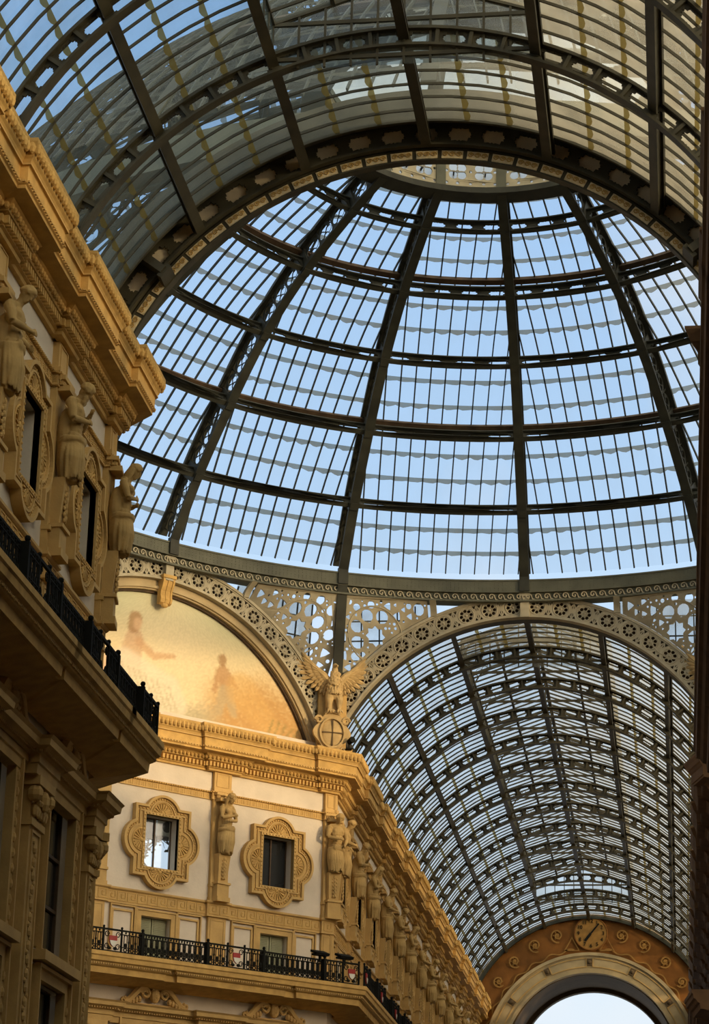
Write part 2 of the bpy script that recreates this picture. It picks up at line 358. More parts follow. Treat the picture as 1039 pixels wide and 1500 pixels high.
def dome_bay():
    b = MB(); nt, na = 24, 8
    b.add([sp3(6*i/nt, GD, -HB+2*HB*j/na) for i in range(nt+1) for j in range(na+1)],
          [(i*(na+1)+j, i*(na+1)+j+1, (i+1)*(na+1)+j+1, (i+1)*(na+1)+j) for i in range(nt) for j in range(na)], 0)
    for k in range(-6, 7):
        u = k*.56; secs = []
        for i in range(31):
            t = 6*i/30; r, z = shell(t, GD-.05)
            if r*sin(HB) < abs(u)+.05: break
            a = math.asin(u/r); A = math.asin((u-.022)/r); B = math.asin((u+.022)/r)
            secs.append([sp3(t, GD-.10, A), sp3(t, GD-.10, B), sp3(t, GD-.01, B), sp3(t, GD-.01, A)])
        if len(secs) > 1: b.strip(secs, mi=1)
    for i in range(6):
        for q in (1/3, 2/3):
            s0 = LEN[20*i]*(1-q)+LEN[20*(i+1)]*q; r = prof(t_at(s0))[0]; n = max(8, int(2*HB*r/.14)); vt, vb = [], []
            for j in range(n+1):
                a = -HB+2*HB*j/n; u = r*sin(a)/.56; ph = u-math.floor(u)
                w = .10+.07*sin(pi*ph)+.02*sin(j*1.7+i)
                vt.append(sp3(t_at(s0+.03), GD-.02, a)); vb.append(sp3(t_at(s0-w), GD-.02, a))
            b.add(vt+vb, [(j, j+1, n+2+j, n+1+j) for j in range(n)], 2)
    return b.mesh('glazing', [GDOME, IRON, LAP])
def lozenge(w, h, x=0, y=0):
    p = [(-1, 0), (-.86, .22), (-.97, .45), (-.72, .5), (-.66, 1), (-.3, .9), (-.12, 1), (0, .86), (.12, 1), (.3, .9), (.66, 1), (.72, .5), (.97, .45), (.86, .22)]
    p = p+[(-a, -c) for a, c in p]
    return [(x+a*w/2, y+c*h/2) for a, c in p]
def seg_rect(x0, x1, y0, y1, n):
    return [(x0+(x1-x0)*i/n, y0) for i in range(n)]+[(x1, y0), ]+[(x1-(x1-x0)*i/n, y1) for i in range(n)]+[(x0, y1)]
def ring3(k, t, d, a):
    (r0, z0), (r1, z1) = prof(max(0, min(6, t))), shell(k, d); rb, zb = prof(k); r = r0+(r1-rb)*.6; z = z0+(z1-zb)*1.05; return (r*cos(a), r*sin(a), z)
def dome_ring(k):
    r = prof(k)[0]; L = 2*HB*r; n = 4 if k < 5 else 3; h = .40; b = MB(); na = 8
    pl = plate([seg_rect(-L/2, L/2, -h/2, h/2, 16)]+[lozenge(L/n*.66, h*.60, -L/2+L/n*(i+.5), 0) for i in range(n)], .04)
    b.merge(pl.warp(lambda x, y, z: ring3(k, k+z/2.6, .30+y, x/r)))
    dt = .11/2.6
    for d0, d1, w in ((.04, .09, .75), (.52, .57, .8)):
        b.strip([[ring3(k, k-dt*w, d0, a), ring3(k, k+dt*w, d0, a), ring3(k, k+dt*w, d1, a), ring3(k, k-dt*w, d1, a)] for a in [-HB+2*HB*i/na for i in range(na+1)]])
    if k in (2, 4):
        b.strip([[sp3(k+.02, .80, a), sp3(k+.09, .80, a), sp3(k+.09, .97, a), sp3(k+.02, .97, a)] for a in [-HB+2*HB*i/na for i in range(na+1)]], mi=1)
    return b.mesh('ring_beam', [IRON, RUST])
def dome_rib():
    b = MB(); n = 48; w = lambda t: (.38-.008*t)/2
    def latpt(t, d, u): r, z = shell(t, d); return (r, u, z)
    for d0, d1, k in ((-.05, .03, 1), (.92, 1.04, 1.0)):
        b.strip([[latpt(6*i/n, d0, -w(6*i/n)*k), latpt(6*i/n, d0, w(6*i/n)*k), latpt(6*i/n, d1, w(6*i/n)*k), latpt(6*i/n, d1, -w(6*i/n)*k)] for i in range(n+1)])
    for t in range(1, 6):
        b.strip([[latpt(t+e, .0, -.07), latpt(t+e, .0, .07), latpt(t+e, .95, .07), latpt(t+e, .95, -.07)] for e in (-.11, 0, .11)])
        b.strip([[latpt(t+e, -.10, -.16), latpt(t+e, -.10, .16), latpt(t+e, -.04, .16), latpt(t+e, -.04, -.16)] for e in (-.05, 0, .05)])
    return b.mesh('rib', [IRON])
def dome_web():
    b = MB(); H = .90
    for i in range(6):
        s0, s1 = LEN[20*i]+.28, LEN[20*(i+1)]-.28; m = max(2, round((s1-s0)/.80)); L = (s1-s0)/m
        for j in range(m):
            R = min(L, H)/2-.035
            loops = [seg_rect(-L/2, L/2, -H/2, H/2, 3), seg_rect(-L/2+.03, L/2-.03, -H/2+.03, H/2-.03, 3), circ(0, 0, R+.03, 20)]
            loops += [circ(R*.50*cos(a), R*.50*sin(a), R*.42, 12) for a in (0, pi/2, pi, 3*pi/2)]
            pl = plate(loops, .025); c = s0+L*(j+.5)
            def wf(x, y, z, c=c): r, zz = shell(t_at(c+x), .475+y); return (r, z, zz)
            b.merge(pl.warp(wf))
    return b.mesh('lattice_web', [IRON])
def Rz(deg): return Matrix.Rotation(radians(deg), 4, 'Z')
dome = thing('glass_dome', 'great glass dome with dark iron ribs above the octagon', 'dome')
gb = dome_bay(); rbm = dome_rib(); web = dome_web(); rings = {k: dome_ring(k) for k in range(1, 6)}
for i in range(16):
    link('glazing', gb, dome, Rz(22.5*i+11.25))
    for k in range(1, 6): link('ring_beam', rings[k], dome, Rz(22.5*i+11.25))
    rb = link('rib', rbm, dome, Rz(22.5*i)); link('lattice_web', web, rb)
# lantern on top
lan = MB(); rl, zl = PROFILE[6]; na = 64
def ring_box(b, r0, r1, z0, z1, n=64, mi=0):
    return b.strip([[(r0*cos(a), r0*sin(a), z0), (r1*cos(a), r1*sin(a), z0), (r1*cos(a), r1*sin(a), z1), (r0*cos(a), r0*sin(a), z1)] for a in [2*pi*i/n for i in range(n)]], closed=True, mi=mi)
ring_box(lan, rl-.06, rl+.75, zl-.12, zl+.10); lan.obj('lantern_curb', IRON, dome)
Lp = 2*pi*rl/16-.30; Hp = 1.25
loops = [seg_rect(-Lp/2, Lp/2, 0, Hp, 8)]
for cx in (-Lp/4, Lp/4):
    loops += [circ(cx+.205*cos(a), Hp/2+.205*sin(a), .165, 14) for a in (pi/4, 3*pi/4, 5*pi/4, 7*pi/4)]+[circ(cx, Hp/2, .055, 8)]
    loops += [circ(cx+dx, Hp/2+dy, .06, 8) for dx, dy in ((0, .46), (0, -.46))]
loops += [circ(x, Hp/2+dy, .055, 8) for x in (-Lp/2+.07, 0, Lp/2-.07) for dy in (-.47, 0, .47)]
pm = plate(loops, .05).warp(lambda x, y, z: ((rl+.05+z)*cos(x/rl), (rl+.05+z)*sin(x/rl), zl+.1+y)).mesh('lantern_panel', [FRET])
pb = MB(); pb.box(rl-.05, -.17, zl+.05, rl+.15, .17, zl+1.45); pbm = pb.mesh('lantern_post', [GIRDER])
for i in range(16): link('lantern_panel', pm, dome, Rz(22.5*i+11.25)); link('lantern_post', pbm, dome, Rz(22.5*i))
lg = MB(); ring_box(lg, rl-.06, rl+.3, zl+1.35, zl+1.6); lg.obj('lantern_cornice', GIRDER, dome)
lg = MB(); n = 48
lg.add([(r*cos(2*pi*i/n), r*sin(2*pi*i/n), z) for r, z in ((rl+.5, zl+.1), (rl+.5, zl+1.6), (2.5, zl+3.2), (.01, zl+3.6)) for i in range(n)],
       [(k*n+i, k*n+(i+1) % n, (k+1)*n+(i+1) % n, (k+1)*n+i) for k in range(3) for i in range(n)])
GMILK = glassmat('lantern_milk_glass', (.95, .96, .92), (.7, .85), (.95, .93, .84), (.95, .90, .74), 0)
lg.obj('lantern_glass', GMILK, dome)
# ring girder with running scroll
GBASE = thing('ring_girder', 'riveted olive ring girder with running scroll frieze carrying the dome', 'girder')
def girder_seg():
    b = MB(); na = 8; A = [-HB+2*HB*i/na for i in range(na+1)]
    cyl = lambda r, z, a: (r*cos(a), r*sin(a), z)
    sect = [(17.86, 27.72), (17.86, 28.16), (18.05, 28.22), (18.7, 28.22), (18.7, 27.4), (18.02, 27.4), (18.02, 27.72)]
    b.strip([[cyl(r, z, a) for r, z in sect] for a in A])
    for z0, z1, r0 in ((27.34, 27.41, 17.88), (27.69, 27.74, 17.84), (28.14, 28.2, 17.82)):
        b.strip([[cyl(r0, z0, a), cyl(18.1, z0, a), cyl(18.1, z1, a), cyl(r0, z1, a)] for a in A])
    for z in (27.80, 27.88, 28.0, 28.08):
        for i in range(46):
            a = -HB+2*HB*(i+.5)/46; c = Vector(cyl(17.86, z, a)); e = Vector((-sin(a), cos(a), 0)); o = Vector((cos(a), sin(a), 0))
            b.add([c+e*.022, c+Vector((0, 0, .022)), c-e*.022, c-Vector((0, 0, .022)), c-o*.02], [(0, 1, 4), (1, 2, 4), (2, 3, 4), (3, 0, 4)])
    return b.mesh('girder_plate', [GIRDER])
def scroll_seg():
    b = MB(); m = 20
    for i in range(m):
        a0 = -HB+2*HB*(i+.5)/m; pts = []
        for k in range(15):
            th = pi*1.0-k*.52; rr = .125*(1-.80*k/14); pts.append((rr*cos(th)+.03, 27.55+rr*sin(th)*1.0))
        pts = [(-.20, 27.43)]+[(-.13, 27.45)]+pts
        secs = []
        P = [Vector(p) for p in pts]
        for j, p in enumerate(P):
            d = (P[min(j+1, len(P)-1)]-P[max(j-1, 0)]).normalized(); nn = Vector((-d.y, d.x))*.02
            secs.append([((r)*cos(a0+q.x/18), r*sin(a0+q.x/18), q.y) for r, q in ((18.03, p-nn), (17.95, p-nn), (17.95, p+nn), (18.03, p+nn))])
        b.strip(secs)
    return b.mesh('scroll_frieze', [FRET])
gs = girder_seg(); ss = scroll_seg()
for i in range(16): link('girder_plate', gs, GBASE, Rz(22.5*i+11.25)); link('scroll_frieze', ss, GBASE, Rz(22.5*i+11.25))
pb = MB(); pb.box(17.76, -.19, 27.72, 17.95, .19, 28.35); pm2 = pb.mesh('rib_shoe', [IRON])
for i in range(16): link('rib_shoe', pm2, GBASE, Rz(22.5*i))

# ------------------------------------------------------------------ fretted arches and spandrels round the octagon (local frame: wall at y = 18.3)
AY = 18.22
def rosette_panel():
    L, H = .918, .74
    loops = [seg_rect(-L/2, L/2, -H/2, H/2, 4)]
    loops += [circ(.195*cos(a), .195*sin(a), .070, 8, a, None) for a in [2*pi*i/8 for i in range(8)]]
    loops += [circ(.32*cos(a), .32*sin(a), .02, 5) for a in [2*pi*(i+.5)/8 for i in range(8)] if False]
    for sx in (-1, 1):
        for sy in (-1, 1): loops.append([(sx*.44, sy*.31), (sx*.28, sy*.315), (sx*.36, sy*.17)]); loops.append([(sx*.435, sy*.24), (sx*.40, sy*.14), (sx*.435, sy*.06)])
        loops.append([(sx*.24, .30), (sx*.10, .335), (sx*.25, .335)]); loops.append([(sx*.24, -.30), (sx*.25, -.335), (sx*.10, -.335)])
    loops = [l for l in loops if l]
    b = plate(loops, .05)
    for R, r in ((.30, .022), (.105, .014)):
        b.tube([(R*cos(2*pi*i/20), R*sin(2*pi*i/20), .03) for i in range(20)], r, 4, closed=True)
    b.sphere((0, 0, .03), (.06, .06, .05), 8, 4)
    for i in range(8):
        a = 2*pi*(i+.5)/8; b.beam((.10*cos(a), .10*sin(a), .03), (.29*cos(a), .29*sin(a), .03), .018, .03)
    Rm = 8.25
    return b.warp(lambda x, y, z: ((Rm+y)*sin(x/Rm), AY-z, (Rm+y)*cos(x/Rm)))
rp_m = rosette_panel().mesh('rosette_panel', [FRET])
arch_mould = MB()
for r0, r1, y0 in ((8.60, 8.70, AY-.10), (7.83, 7.91, AY-.10), (8.55, 8.60, AY-.05), (7.91, 7.95, AY-.05)): arc_band(arch_mould, r0, r1, y0, AY+.25, ZA, 18, 162, 64)
am_m = arch_mould.mesh('moulding', [FRET])
bk = MB(); arc_band(bk, 7.86, 8.62, AY+.14, AY+.24, ZA, 18, 162, 48); bk_m = bk.mesh('shadow_backing', [RUST])  # dark plate added for the vault shadow behind the open rosettes
sf = MB(); arc_band(sf, 7.83, 8.7, AY+.25, AY+.75, ZA, 18, 162, 48); sf_m = sf.mesh('soffit', [IRONB])
key = MB(); key.box(-.17, AY-.22, ZA+7.80, .17, AY+.1, ZA+8.66); key.box(-.20, AY-.26, ZA+8.62, .20, AY+.1, ZA+8.74); key_m = key.mesh('keystone', [FRET])
def strut_mesh(x):
    b = MB(); za = ZA+sqrt(8.7**2-x*x); yr = sqrt(18.0**2-x*x); pts = []
    secs = []
    for i in range(9):
        u = i/8; z = za-.05+(27.40-za)*u; y = AY-.05+(yr-AY)*u+.10*sin(pi*u); w = .12
        secs.append([(x-w, y-.10, z), (x+w, y-.10, z), (x+w, y+.08, z), (x-w, y+.08, z)])
    return b.strip(secs).mesh('strut', [FRET])
def star(cx, cy, R, n=8, k=.76): return [(cx+(R if i % 2 == 0 else R*k)*cos(pi*i/n), cy+(R if i % 2 == 0 else R*k)*sin(pi*i/n)) for i in range(2*n)]
def spandrel_plate(sgn, seed):
    rnd = random.Random(seed); x0, x1, zt = 3.72, 7.26, 27.36
    za = lambda x: ZA+sqrt(max(0, 8.74**2-x*x))
    out = [(x0, zt), (x1, zt)]+[(x1-(x1-x0)*i/24, za(x1-(x1-x0)*i/24)) for i in range(25)]
    loops = [out]; holes = []
    def ok(x, y, r, m=.035):
        if x-r < x0+.05 or x+r > x1-.05 or y+r > zt-.06: return False
        if sqrt(x*x+(y-ZA)**2)-r < 8.74+.06: return False
        return all((x-a)**2+(y-c)**2 > (r+d+m)**2 for a, c, d in holes)
    cx, cy = 5.72, 26.05
    loops.append(star(cx, cy, .36)); holes.append((cx, cy, .36))
    for i in range(8):
        a = 2*pi*i/8+pi/8; x, y = cx+.72*cos(a), cy+.72*sin(a)
        if ok(x, y, .22, .02):
            loops.append([(x+.225*cos(a+q), y+.225*sin(a+q)) for q in (0, .5, 1.0, 1.6, 2.3)]+[(x-.25*cos(a), y-.25*sin(a))]+[(x+.225*cos(a-q), y+.225*sin(a-q)) for q in (2.3, 1.6, 1.0, .5)]); holes.append((x, y, .25))
    for rad in (.20, .16, .13, .10, .075, .055, .042):
        for _ in range(260 if rad > .06 else 700):
            x = rnd.uniform(x0, x1); y = rnd.uniform(22.5, zt)
            if ok(x, y, rad, .024 if rad > .06 else .016):
                holes.append((x, y, rad)); k = rnd.random()
                loops.append(circ(x, y, rad, 10) if k < .5 else [(x+rad*(1 if i % 2 == 0 else .6)*cos(pi*i/3), y+rad*(1 if i % 2 == 0 else .6)*sin(pi*i/3)) for i in range(6)])
    b = plate([[(sgn*x, y) for x, y in l] for l in loops], .05)
    b.tube([(sgn*(cx+1.0*cos(2*pi*i/40)), cy+1.0*sin(2*pi*i/40), .03) for i in range(40) if cy+1.0*sin(2*pi*i/40) < zt-.02 and cx+cos(2*pi*i/40) < x1], .03, 4)
    def wf(x, y, z):
        a = za(abs(x)); u = min(1, max(0, (y-a)/max(.01, 27.38-a))); return (x, AY*(1-u)+sqrt(18.02**2-x*x)*u-z, y)
    return b.warp(wf).mesh('spandrel_lattice', [FRET])
spl = [spandrel_plate(-1, 3), spandrel_plate(1, 4)]
pil = MB()
def corner_post():
    b = MB(); p = Vector((-17.89*sin(radians(22.5)), 17.89*cos(radians(22.5)), 27.75)); q = Vector((-7.20, 17.95, 23.6))
    b.beam(p, q, .38, .12, (.38, -.92, 0)); d = Vector((-.38, .92, 0))
    b.beam(p+d*.3, q+d*.3, .10, .6, (.38, -.92, 0)); return b.mesh('corner_post', [IRON])
cpm = corner_post()
ARCH_LABEL = {0: 'fretted rosette arch over the mouth of the far glass vault', 45: 'fretted rosette arch framing the painted lunette', -45: 'fretted rosette arch behind the right margin', 90: 'fretted rosette arch over the hidden left arm'}
for ph in (0, 45, -45):
    ar = thing('fretted_arch', ARCH_LABEL[ph], 'arch', 'fretted arches round the octagon', M=Rz(ph))
    for me in (am_m, bk_m, sf_m): link(me.name, me, ar)
    for i in range(22):
        a = (i-10.5)*6.36; link('rosette_panel', rp_m, ar, Matrix.Translation((0, 0, ZA)) @ Matrix.Rotation(radians(a), 4, 'Y'))
    link('keystone', key_m, ar)
    for x in (-3.5, 3.5): link('strut', strut_mesh(x), ar)
    for m_ in spl: link('spandrel_lattice', m_, ar)
    link('corner_post', cpm, ar)
# milky glazing behind the spandrels
def spandrel_glass(s_):
    sg = MB(); xs = [3.6+3.5*i/10 for i in range(11)]; lo = [(s_*x, AY+.9, ZA+sqrt(8.7**2-x*x)) for x in xs]; hi = [(s_*x, AY+.6, 27.6) for x in xs]
    sg.add(lo+hi, [(i, i+1, i+12, i+11) for i in range(10)], 0)
    for x in xs[::2]: sg.beam((s_*x, AY+.85, ZA+sqrt(8.7**2-x*x)), (s_*x, AY+.55, 27.5), .05, .05, mi=1)
    for z in (24.6, 25.4, 26.2, 27.0):
        xa = max(sqrt(max(0, 8.7**2-(z-ZA)**2)), 3.6)
        if xa < 6.8: sg.beam((s_*xa, AY+.8, z), (s_*7.1, AY+.8, z), .05, .05, mi=1)
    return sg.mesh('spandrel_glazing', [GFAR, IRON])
SGM = {s_: spandrel_glass(s_) for s_ in (-1, 1)}
for ph, s_, lb in ((0, -1, 'pale glazing behind the lattice right of the corner post at the far arch'), (0, 1, 'pale glazing behind the lattice at the right end of the far arch'), (45, 1, 'pale glazing behind the lattice left of the corner post above the lunette'), (-45, -1, 'pale glazing behind the lattice at the right margin')):
    tag(link('spandrel_glazing', SGM[s_], None, Rz(ph)), lb, 'glazing')

# ------------------------------------------------------------------ glass barrel vaults
A0, A1 = 24, 156
PUR = [90+21.0*k for k in (-3, -2, -1, 0, 1, 2, 3)]
def vpt(r, a, y): return (r*cos(a), y, ZA+r*sin(a))
def vault_bay(L, nb, gm, monitor):
    return [vault_side(L, nb, gm, s0, s1) for s0, s1 in ([(A0, A1)] if not monitor else [(A0, PUR[2]), (PUR[4], A1)])]
def vault_side(L, nb, gm, lo, hi):
    b = MB(); rg = 8.22; spans = [(lo, hi)]
    for s0, s1 in spans:
        n = max(6, int((s1-s0)/5)); A = [radians(s0+(s1-s0)*i/n) for i in range(n+1)]
        b.add([vpt(rg, a, y) for y in (0, L) for a in A], [(i, i+1, n+2+i, n+1+i) for i in range(n)], 0)
        for k in range(1, nb):
            y = L*k/nb
            b.strip([[vpt(rg-.07, a, y-.018), vpt(rg-.07, a, y+.018), vpt(rg-.01, a, y+.018), vpt(rg-.01, a, y-.018)] for a in A], mi=1)
    edges = [A0]+PUR+[A1]
    for e0, e1 in zip(edges[:-1], edges[1:]):
        if e0 < lo-.1 or e1 > hi+.1: continue
        m = 2 if e1-e0 < 20 else 3
        for q in range(1, m):
            a0 = e0+(e1-e0)*q/m; n = nb*4; s_ = 1 if a0 > 90 else -1; va, vb = [], []
            for j in range(n+1):
                y = L*j/n; w = .05+.08*abs(sin(pi*j/4))
                va.append(vpt(rg-.03, radians(a0)+s_*-.03/rg*1, y)); vb.append(vpt(rg-.03, radians(a0)+s_*w/rg, y))
            b.add(va+vb, [(j, j+1, n+2+j, n+1+j) for j in range(n)], 2)
    return b.mesh('glazing', [gm, IRONB, LAPV])
def vault_rib(nl=4):
    """open-web arch rib with lozenge openings, centred on y = 0"""
    b = MB(); arc_band(b, 7.72, 7.78, -.13, .13, ZA, A0-1, A1+1, 56); arc_band(b, 8.12, 8.19, -.14, .14, ZA, A0-1, A1+1, 56)
    edges = [A0]+PUR+[A1]; Rm = 7.95
    for e0, e1 in zip(edges[:-1], edges[1:]):
        n = nl if e1-e0 > 15 else 1
        if e1-e0 < 3: continue
        da = (e1-e0)/n; L = radians(da)*Rm
        pl = plate([seg_rect(-L/2, L/2, -.18, .18, 4), lozenge(L*.74, .27)], .05)
        for i in range(n):
            am = radians(e0+da*(i+.5)); q = MB(); q.merge(pl)
            b.merge(q.warp(lambda x, y, z: vpt(Rm+y, am-x/Rm, z)))
            aj = radians(e0+da*i)
            if i: 
                q = MB(); q.box(-.04, -.19, -.10, .04, .19, .10); b.merge(q.warp(lambda x, y, z: vpt(Rm+y, aj-x/Rm, z)))
    return b.mesh('arch_rib', [IRONB])
def purlin(L, a, w=.10):
    b = MB(); a = radians(a); t = Vector((-sin(a), 0, cos(a))); n = Vector((cos(a), 0, sin(a))); c = Vector((0, 0, ZA))
    P = lambda r, u, y: c+n*r+t*u+Vector((0, y, 0))
    for r0, r1, u in ((7.90, 7.95, w), (8.12, 8.18, w*.9), (7.95, 8.14, w*.35)):
        b.strip([[P(r0, -u, y), P(r0, u, y), P(r1, u, y), P(r1, -u, y)] for y in (0, L)])
    return b.mesh('purlin', [IRONB])
def shoe_mesh():
    b = MB()
    for s_ in (-1, 1):
        a = radians(A0); x = s_*7.72*cos(a); z = ZA+7.72*sin(a)
        b.box(x-.24, -.24, z-.55, x+.24, .24, z-.02); b.box(x-.30, -.30, z-.10, x+.30, .30, z+.02); b.box(x-.28, -.28, z-.62, x+.28, .28, z-.54)
    return b.mesh('shoe', [IRONB])
XM = 8.05*cos(radians(PUR[2])); ZM = ZA+8.05*sin(radians(PUR[2]))
def monitor_bay(L, nb, gm):
    b = MB()
    for s_ in (-1, 1):
        x = s_*XM; e = s_*(XM+.25)
        b.add([(x, 0, ZM), (x, L, ZM), (x, L, ZM+.95), (x, 0, ZM+.95)], [(0, 1, 2, 3)], 0)
        b.add([(e, 0, ZM+.85), (e, L, ZM+.85), (0, L, ZM+1.95), (0, 0, ZM+1.95)], [(0, 1, 2, 3)], 0)
        for k in range(nb+1):
            y = L*k/nb; b.beam((x, y, ZM), (x, y, ZM+.95), .04, .05, (1, 0, 0), 1); b.beam((e, y, ZM+.80), (0, y, ZM+1.90), .045, .07, mi=1)
        for x_, z_ in ((x, ZM+.93), (e*.5, ZM+1.37)): b.beam((x_, 0, z_), (x_, L, z_), .10, .10, mi=1)
    b.beam((0, 0, ZM+1.88), (0, L, ZM+1.88), .14, .14, mi=1)
    return b.mesh('monitor_glazing', [gm, IRONB])
def monitor_truss():
    b = MB()
    for s_ in (-1, 1):
        b.beam((s_*(XM+.2), 0, ZM+.78), (0, 0, ZM+1.86), .10, .12); b.beam((s_*XM, 0, ZM-.1), (s_*XM, 0, ZM+.95), .10, .10, (0, 1, 0))
        b.tube([(s_*(XM-.05-1.5*u*u*.9-.2*u), 0, ZM+.05+1.30*sin(u*pi/2)) for u in [i/10 for i in range(11)]], .035, 5)
        for k, (u, r) in enumerate(((.22, .17), (.5, .13), (.72, .09))):
            c = Vector((s_*(XM-.18-.8*u), 0, ZM+.95+.62*u*.9-.12)); b.tube([c+Vector((r*cos(q*pi/5), 0, r*sin(q*pi/5))) for q in range(10)], .018, 4, closed=True)
    b.beam((-XM, 0, ZM+.95), (XM, 0, ZM+.95), .07, .10)
    b.beam((0, 0, ZM+.95), (0, 0, ZM+1.85), .06, .06, (0, 1, 0))
    return b.mesh('monitor_truss', [IRONB])
def monitor_end(gm):
    b = MB(); n = 10
    b.add([(-XM, 0, ZM-.2), (XM, 0, ZM-.2), (XM, 0, ZM+.95), (0, 0, ZM+1.9), (-XM, 0, ZM+.95)], [(0, 1, 2, 3, 4)], 0)
    for i in range(n+1):
        x = -XM+2*XM*i/n; b.beam((x, -.02, ZM-.2), (x, -.02, ZM+1.9-.95*abs(x)/XM), .05, .06, (0, 1, 0), 1)
    for z in (ZM+.02, ZM+.9): b.beam((-XM, -.02, z), (XM, -.02, z), .07, .09, mi=1)
    for s_ in (-1, 1): b.beam((s_*XM, -.02, ZM+.95), (0, -.02, ZM+1.9), .09, .12, mi=1)
    return b.mesh('monitor_end', [gm, IRONB])
ribm = vault_rib(); shm = shoe_mesh(); trm = monitor_truss()
T = lambda y: Matrix.Translation((0, y, 0))
# far vault
fv = thing('glass_vault', 'long barrel vault of small panes receding to the exit arch', 'vault')
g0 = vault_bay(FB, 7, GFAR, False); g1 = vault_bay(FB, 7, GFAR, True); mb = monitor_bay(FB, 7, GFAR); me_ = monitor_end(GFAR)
NF = 14; FV = (YE-AP)/NF
for k in range(NF):
    y = AP+FV*k; mon = 1 <= k <= 11
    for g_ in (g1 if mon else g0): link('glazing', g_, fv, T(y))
    if mon: link('monitor_glazing', mb, fv, T(y)); link('monitor_truss', trm, fv, T(y))
    if k: link('arch_rib', ribm, fv, T(y)); link('shoe', shm, fv, T(y))
link('monitor_end', me_, fv, T(AP+FV)); link('monitor_end', me_, fv, T(AP+12*FV))
for i, a in enumerate(PUR): link('purlin', purlin(YE-AP, a), fv, T(AP))
# near vault
nv = thing('glass_vault', 'dusty near glass vault arching overhead at the top of the picture', 'vault')
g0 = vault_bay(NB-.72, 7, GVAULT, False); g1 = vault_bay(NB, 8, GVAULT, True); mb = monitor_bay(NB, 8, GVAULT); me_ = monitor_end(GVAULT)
YN = -AP-.35
for k in range(4):
    y = YN-NB*(k+1); mon = k >= 1
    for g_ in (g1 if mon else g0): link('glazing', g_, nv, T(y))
    if mon: link('monitor_glazing', mb, nv, T(y)); link('monitor_truss', trm, nv, T(y))
    link('arch_rib', ribm, nv, T(y)); link('shoe', shm, nv, T(y))
link('monitor_end', me_, nv, T(YN-NB))
for a in PUR: link('purlin', purlin(NB*4, a, .12), nv, T(YN-NB*4))
b = MB(); n = 24; A = [radians(A0+(A1-A0)*i/n) for i in range(n+1)]; y0, y1 = -75, YN-NB*4
b.add([vpt(8.22, a, y) for y in (y0, y1) for a in A], [(i, i+1, n+2+i, n+1+i) for i in range(n)])
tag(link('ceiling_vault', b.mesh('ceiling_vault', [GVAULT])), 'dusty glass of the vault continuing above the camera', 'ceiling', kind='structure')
# arch ring at the octagon mouth of the near vault: cartouches and scroll plaques
mr = thing('mouth_arch', 'dark arch ring with pale cartouches and scroll plaques against the dome', 'arch')
b = MB(); n = 60; Rm = 8.20
YF = -AP-.42
for i in range(25):
    am = radians(90+(i-12)*5.55); L = radians(5.55)*Rm
    pl = plate([seg_rect(-L/2, L/2, -.27, .27, 4), lozenge(L*.74, .36)], .06); b.merge(pl.warp(lambda x, y, z: vpt(Rm+y, am-x/Rm, YF+z)))
arc_band(b, 8.48, 8.95, YF-.80, YF+.3, ZA, 20, 160, 60); arc_band(b, 8.16, 8.60, YF-.72, YF-.64, ZA, 20, 160, 60); arc_band(b, 7.90, 7.96, YF-.08, YF+.08, ZA, 20, 160, 60)
b.obj('cartouche_band', IRONB, mr)
for i in range(25):
    am = radians(90+(i-12)*5.55); L = radians(5.55)*Rm*.80; q = MB(); q.box(-L/2, -.20, 0, L/2, .20, .03)
    q.warp(lambda x, y, z: vpt(Rm+y, am-x/Rm, YF+.06+z)); q.obj('cartouche', TILE, mr)
b = MB(); arc_band(b, 7.62, 7.92, YF+.18, YF+.34, ZA, 20, 160, 60); arc_band(b, 7.60, 7.63, YF+.14, YF+.37, ZA, 20, 160, 60); arc_band(b, 7.875, 7.90, YF+.14, YF+.2, ZA, 20, 160, 60)
arc_band(b, 7.9, 8.5, YF+.22, YF+.34, ZA, 20, 160, 60); b.obj('plaque_band', IRONB, mr)
rnd = random.Random(5)
for i in range(31):
    am = radians(90+(i-15)*4.45); L = radians(4.45)*7.755*.84; q = MB(); q.box(-L/2, -.10, 0, L/2, .10, .03, 0)
    for cx in (-.16, .0, .16):
        P = [(cx+.075*(1-.75*k/12)*cos(k*.75*(1 if cx >= 0 else -1)), .068*(1-.75*k/12)*sin(k*.75), -.012) for k in range(13)]
        q.tube(P, .014, 4, 1)
    q.warp(lambda x, y, z: vpt(7.755+y, am-x/7.755, YF+.155+z)); q.obj('scroll_plaque', [PLAQUE, OCHRE2], mr)
for a in (A0+6, 180-A0-6):
    for k in (0,):
        q = MB(); q.box(-.10, -.55, -.55, .10, .45, .3); q.box(-.2, -.62, -.5, .2, -.5, .35); aj = radians(a+8*(1 if a < 90 else -1))
        q.warp(lambda x, y, z: vpt(8.25+y, aj-x/8.25, YF+.1+z)); q.obj('bracket', IRONB, mr)

